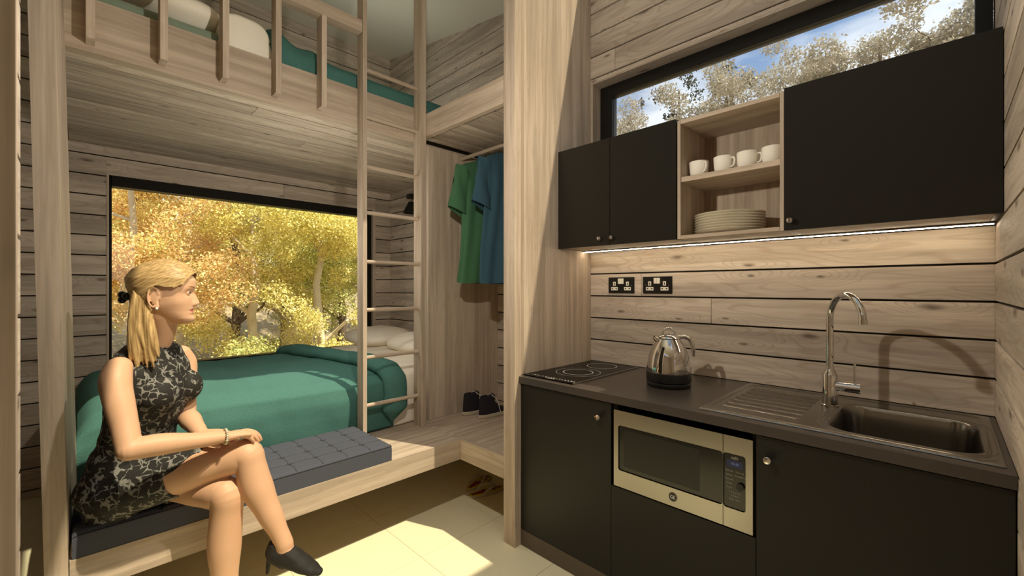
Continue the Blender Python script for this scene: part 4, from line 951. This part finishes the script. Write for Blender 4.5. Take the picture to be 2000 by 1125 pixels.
LEL, LWR = Vector((.300, 2.130, .860)), Vector((.325, 1.985, .822))
def arm(bm, s, e, w, out):
    m1 = s.lerp(e, .35)+out*.008; m2 = s.lerp(e, .75)
    etube(bm, [s-out*.01+Vector((0, 0, .012)), s.lerp(e, .12)+out*.008, m1, m2, e], [.038, .044, .041, .036, .033], [.040, .045, .042, .037, .034], FW, 40)
    f1 = e.lerp(w, .28)+Vector((0, 0, .004)); etube(bm, [e, f1, e.lerp(w, .7), w], [.034, .037, .029, .0235], [.034, .036, .027, .020], UPV, 40)
def hand(bm, w, fwd, lat, up, curl, thumb, scale=1.):
    """palm, four fingers of unequal length and a thumb; lat points from little finger to thumb"""
    k = scale; kn = w+fwd*.082*k+up*.004
    etube(bm, [w-fwd*.01, w+fwd*.02*k, w+fwd*.055*k+up*.004, kn-up*.002], [.022*k, .027*k, .037*k, .037*k], [.019*k, .017*k, .0145*k, .011*k], up, 20)
    for i, (o, ln) in enumerate(((-.029, .058), (-.010, .070), (.010, .074), (.029, .066))):
        ln *= k; a = kn+lat*(o*k)-fwd*(.004+.003*abs(i-1.5)); d = (fwd+lat*(o*1.8)).normalized(); pts = [a-d*.02, a]; ang = 0
        for sgm, c_ in ((.42, curl[0]), (.32, curl[1]), (.26, curl[2])):
            ang += c_; pts.append(pts[-1]+(d*math.cos(ang)-up*math.sin(ang))*ln*sgm)
        r = .0088*k; etube(bm, pts, [r*1.05, r*1.05, r, r*.9, r*.75], [r, r*1.02, r*.95, r*.86, r*.7], lat, 12)
    a = w+fwd*.025*k+lat*.022*k-up*.004; d1 = (fwd*.75+lat*.75-up*.2).normalized(); b1 = a+d1*.036*k; c1 = b1+(fwd*.95+lat*.25-up*.3).normalized()*.028*k; e1 = c1+(fwd-up*.35).normalized()*.022*k
    etube(bm, [a, b1, c1, e1], [.015*k, .012*k, .0105*k, .008*k], [.014*k, .012*k, .0095*k, .0075*k], up, 12)
def leg(bm, h, k, a, sh, up):
    pts = [h, h.lerp(k, .25)+Vector((0, 0, .004)), h.lerp(k, .6)+Vector((0, 0, .005)), h.lerp(k, .88)+Vector((0, 0, .002)), k, k.lerp(a, .13), k.lerp(a, .35)+sh*.012, k.lerp(a, .62)+sh*.006, k.lerp(a, .88), a]
    rr3 = [.087, .085, .073, .062, .0575, .053, .0555, .043, .032, .032]; etube(bm, pts, rr3, rr3, up, 44); ellipsoid(bm, k+Vector((0, 0, -.004)), (.055, .055, .055))
bm = bmesh.new(); add_head(bm); torso(bm)
etube(bm, [sp(1.08, -.012), sp(1.13, -.004), Vector((.212, 2.075, 1.20)), HC+Vector((0, 0, -.07))-FW*.018], [.062, .054, .047, .050], [.056, .052, .047, .052], FW, 28)
etube(bm, [RS+Vector((0, 0, .0)), sp(1.112, -.008), LS+Vector((0, 0, .0))], [.034, .040, .034], [.030, .040, .030], UPV, 20)
arm(bm, RS, REL, RWR, -LT); arm(bm, LS, LEL, LWR, LT)
hf = (Vector((.450, 1.868, .818))-RWR).normalized()
hand(bm, RWR, hf, Vector((.55, .83, .0)), UPV, (.30, .36, .26), 1, .95)
hf2 = Vector((.72, -.60, -.12)).normalized(); hand(bm, LWR, hf2, Vector((-.60, -.72, 0)), UPV, (.25, .3, .2), 1, .95)
leg(bm, RHIP, RKN, RAN, Vector((-.6, .5, -.1)), LT); leg(bm, LHIP, LKN, LAN, Vector((-.3, .4, 0)), LT)
toeR = Vector((.14, -.125, -.062)).normalized(); toeL = Vector((.55, -.83, -.25)).normalized()
for an, td in ((RAN, toeR), (LAN, toeL)):
    etube(bm, [an-UPV*.01-td*.004, an+td*.03-UPV*.036, an+td*.08-UPV*.048, an+td*.12-UPV*.056], [.030, .028, .028, .020], [.032, .024, .013, .008], UPV, 24)
# ears
FW, LT = HFW, HLT
for s in (-1, 1):
    c = HC+LT*(.072*s)-FW*.014+UPV*(-.010)
    pts = [c+FW*(.015*math.cos(a)-.006)+UPV*(.034*math.sin(a))+LT*s*(.006-.004*math.cos(a)) for a in np.linspace(.3, 5.6, 16)]
    etube(bm, pts, [.0042]*16, [.0042]*16, LT, 8); ellipsoid(bm, c-FW*.004+LT*s*.001, (.015, .0035, .028)); ellipsoid(bm, c-UPV*.033+FW*.003+LT*s*.002, (.008, .005, .009))
wo = fuse('person', bm, M['skin'], .0027, 7)
tag(wo, 'blonde woman in a black floral sleeveless dress sitting cross-legged on the bench', 'person')
me = wo.data; me.materials.append(M['lips']); n = len(me.polygons); cen = np.empty(n*3); me.polygons.foreach_get('center', cen); cen = cen.reshape(-1, 3)-np.array(HC)
F_, L_, T_ = cen@np.array(FW), cen@np.array(LT), cen[:, 2]/HH
hgt = .072*np.sqrt(np.clip(1-(L_/.0235)**2, 0, 1)); lip = (F_ > .06) & (np.abs(L_) < .0235) & (np.abs(T_+.555) < hgt)
mi = np.zeros(n, dtype=np.int32); mi[lip] = 1; me.polygons.foreach_set('material_index', mi); me.update()
# eyes, brows
wh, ir = plain('eye_white', srgb(228, 218, 204), .2), plain('grey_blue_iris', srgb(70, 84, 92), .2)
brow = plain('light_brown_brow', srgb(150, 104, 62), .8); lash = plain('dark_lashes', srgb(52, 36, 26), .8)
for s in (-1, 1):
    c = HC+FW*.0662+LT*(.0275*s)+UPV*.004; e = MB().sphere(c-FW*.0012, .0104).build('eye', wh, wo, True)
    gz = (FW+LT*(-.12*s)).normalized(); MB().sphere(c+gz*.0060, .0058).build('iris', ir, e, True)
    def arc(r, up_, a0, a1, fo, th, nm, mt_, par):
        pts = [c+(FW*math.cos(a)+LT*s*math.sin(a))*r+UPV*(up_*math.cos(a*1.25))+FW*fo for a in np.linspace(a0, a1, 9)]
        MB().tube(pts, [th*.4]+[th]*6+[th*.7, th*.3], 6).build(nm, mt_, par, True)
    arc(.0113, .0042, -.85, 1.0, .0002, .0007, 'lashes', lash, e)
    mb = MB(); ce = c-FW*.0012; mb.sphere(ce, .0113, (1, 1, 1), 48, 40); kill = []
    for f in mb.bm.faces:     # the lids: a skin shell open along the slit of the eye
        d = f.calc_center_median()-ce; az = math.atan2(d.dot(LT)*s, d.dot(FW)); el = math.asin(max(-1, min(1, d.z/.0113)))
        if abs(az-.10) < .95 and -.30*math.cos((az-.10)*1.62) < el < .42*math.cos((az-.10)*1.62): kill.append(f)
    bmesh.ops.delete(mb.bm, geom=kill, context='FACES'); mb.build('eyelids', M['skin'], e, True)
    pts = [HC+UPV*(.0235+.004*math.sin((q+.1)*2.4))+LT*s*(.014+.036*q)+FW*(.0868-.021*q**1.6) for q in np.linspace(0, 1, 9)]
    MB().tube(pts, [.001, .0022, .0024, .0024, .0023, .002, .0017, .0012, .0006], 6).build('eyebrow', brow, wo, True)
# hair: a close cap drawn back from the forehead, then locks falling to the shoulders
nu, nv = 300, 170
U, V = np.meshgrid(np.linspace(0, 1, nu, endpoint=False), np.linspace(.02, .995, nv), indexing='ij')
Fx, Lx, Zx, t, c = head_pt(U, V, .0125); a_ = U*2*math.pi
bulge = .010*np.exp(-((t-.55)/.35)**2)*np.clip(-c+.3, 0, 1); Fx = Fx-bulge; Zx = Zx+.004*np.clip(t, 0, 1)
st_ = .0*np.sin((Zx+.55*Fx+.02*np.abs(Lx))*900)*np.clip(1-c, 0, 1); Lx = Lx+np.sign(Lx)*st_
P = np.array(HC)+Fx[..., None]*np.array(FW)+Lx[..., None]*np.array(LT)+Zx[..., None]*np.array(UPV)
hl = np.interp(Fx, [-.050, -.034, -.015, .04, .066, .082, .094], [-.95, -.1, .22, .17, .28, .50, .66]); hl = hl+.008*np.sin(a_*23)
keep = t > hl
idx = np.arange(nu*nv).reshape(nu, nv); nx_ = np.roll(idx, -1, 0); kp = keep & np.roll(keep, -1, 0)
q = np.stack([idx[:, :-1], nx_[:, :-1], nx_[:, 1:], idx[:, 1:]], -1)[kp[:, :-1] & kp[:, 1:]]
me = bpy.data.meshes.new('hair_cap'); me.from_pydata(P.reshape(-1, 3).tolist(), [], q.tolist()); bm = bmesh.new(); bm.from_mesh(me)
bmesh.ops.delete(bm, geom=[v for v in bm.verts if not v.link_faces], context='VERTS'); bmesh.ops.recalc_face_normals(bm, faces=bm.faces); bm.to_mesh(me); bm.free()
hc = link_mesh('hair_cap', me, M['hair'], wo, True); md = hc.modifiers.new('thickness', 'SOLIDIFY'); md.thickness = .004; md.offset = -1
rh = random.Random(11); mb = MB()
def lock(f, l, z, f1, l1, z1, r, sw=0.):
    p0 = HC+FW*f+LT*l+UPV*z; p3 = HC+FW*f1+LT*l1+UPV*z1; pts = []
    for i in range(9):
        q = i/8; p = p0.lerp(p3, q)+FW*(sw*math.sin(q*math.pi))+LT*(l*.15*math.sin(q*math.pi)); pts.append(p)
    mb.tube(pts, [r*.7, r*.95, r, r, r, r*.9, r*.8, r*.6, r*.2], 9)
for i in range(70):     # near side, far side and the back
    k = i/69; side = -1 if i % 3 else 1; l = side*rh.uniform(.030, .064); f = rh.uniform(-.080, -.040)
    lock(f, l, -.012+rh.uniform(-.02, .03), f+rh.uniform(.0, .05 if side < 0 else .02)-.01, l+side*rh.uniform(.0, .022), (-.235 if side < 0 else -.20)+rh.uniform(-.03, .04), rh.uniform(.008, .012), rh.uniform(-.008, .004))
for i in range(10): lock(rh.uniform(-.098, -.075), rh.uniform(-.045, .045), rh.uniform(-.03, .0), rh.uniform(-.085, -.045), rh.uniform(-.06, .06), -.215+rh.uniform(-.03, .04), rh.uniform(.009, .013), -.006)
fuse('hair_locks', mb.bm, M['hair_down'], .0026, 5, wo)
bow = MB(); bc = HC-FW*.112+UPV*(-.010)-LT*.012
for d_ in ((0, 0, 0), (-.012, 0, .008), (-.012, 0, -.010), (.004, .016, 0), (.004, -.016, .004)): bow.sphere(bc+FW*d_[0]+LT*d_[1]+UPV*d_[2], .0125, (1, 1, 1), 12, 8)
bow.build('hair_clip', M['blk_pl'], wo, True)
MB().sphere(HC-LT*.081+UPV*-.050-FW*.010, .0042, (1, 1, 1.2)).build('earring', M['white'], wo, True)
# dress
FW, LT = BF, BL
bm = bmesh.new(); torso(bm, .009)
for h, k, fr2 in ((RHIP, RKN, .46), (LHIP, LKN, .46)):
    e = h.lerp(k, fr2); etube(bm, [h, h.lerp(k, fr2*.5)+Vector((0, 0, .004)), e+Vector((0, 0, .004))], [.100, .098, .088], [.096, .094, .087], UPV, 28, False)
etube(bm, [RHIP+UPV*.004, (RHIP+LHIP)/2+UPV*.01, LHIP+UPV*.004], [.09, .09, .09], [.088, .088, .088], UPV, 24)
etube(bm, [RHIP.lerp(RKN, .38)+UPV*.0, LHIP.lerp(LKN, .38)], [.075, .075], [.066, .066], UPV, 20)
e = RHIP.lerp(RKN, .70); etube(bm, [RHIP+UPV*.022, RHIP.lerp(RKN, .35)+UPV*.024, e+UPV*.020+LT*.008], [.082, .080, .064], [.082, .077, .062], UPV, 28, False)
for s, S_ in ((-1, RS), (1, LS)): etube(bm, [sp(1.05, .03)+LT*(.095*s), sp(1.105, .022)+LT*(.088*s), sp(1.132, -.012)+LT*(.080*s), sp(1.09, -.05)+LT*(.085*s)], [.030, .026, .024, .030], [.03, .018, .016, .03], FW, 16)
ds = fuse('dress', bm, M['dress'], .004, 3, wo)
co = np.empty(len(ds.data.vertices)*3); ds.data.vertices.foreach_get('co', co); co = co.reshape(-1, 3)
co = co+.0025*(np.sin(co[:, 2:3]*95+co[:, 0:1]*30)*np.exp(-((co[:, 2:3]-.80)/.07)**2))*np.array([[.7, -.7, 0]]); ds.data.vertices.foreach_set('co', co.ravel()); ds.data.update()
# bracelet of pale beads
mb = MB(); ax = (RWR-REL).normalized(); u1 = ax.cross(UPV).normalized(); u2 = ax.cross(u1); bc = RWR+ax*.004
for i in range(20): a = 2*math.pi*i/20; mb.sphere(bc+u1*(.0275*math.cos(a))+u2*(.0245*math.sin(a)), .0052 if i % 2 else .0042, (1, 1, 1), 10, 6)
mb.build('bracelet', plain('pearl_and_silver_beads', srgb(214, 206, 180), .25, .4), wo, True)
# ankle shoes
for an, td in ((RAN, toeR), (LAN, toeL)):
    bm = bmesh.new(); up = (UPV-td*UPV.dot(td)).normalized(); lt2 = td.cross(up)
    P_ = lambda f, z: an+td*f+up*z
    etube(bm, [P_(-.030, -.012), P_(-.022, -.040), P_(.02, -.052)], [.030, .033, .034], [.028, .034, .034], td, 22)
    etube(bm, [P_(-.012, -.040), P_(.035, -.040), P_(.085, -.050), P_(.125, -.058), P_(.156, -.062)], [.035, .038, .041, .036, .020], [.035, .040, .030, .021, .013], up, 24)
    etube(bm, [P_(.022, -.022), P_(.055, -.030), P_(.095, -.045)], [.034, .037, .036], [.022, .022, .017], up, 16)
    etube(bm, [P_(-.034, -.055), P_(-.034, -.085), P_(-.026, -.125)], [.017, .009, .006], [.017, .009, .006], td, 14, False)
    sh_ = fuse('shoe', bm, M['blk_pl'] if False else plain('black_suede', srgb(30, 27, 25), .75, bump=.2, bscale=300), .0028, 3, wo)
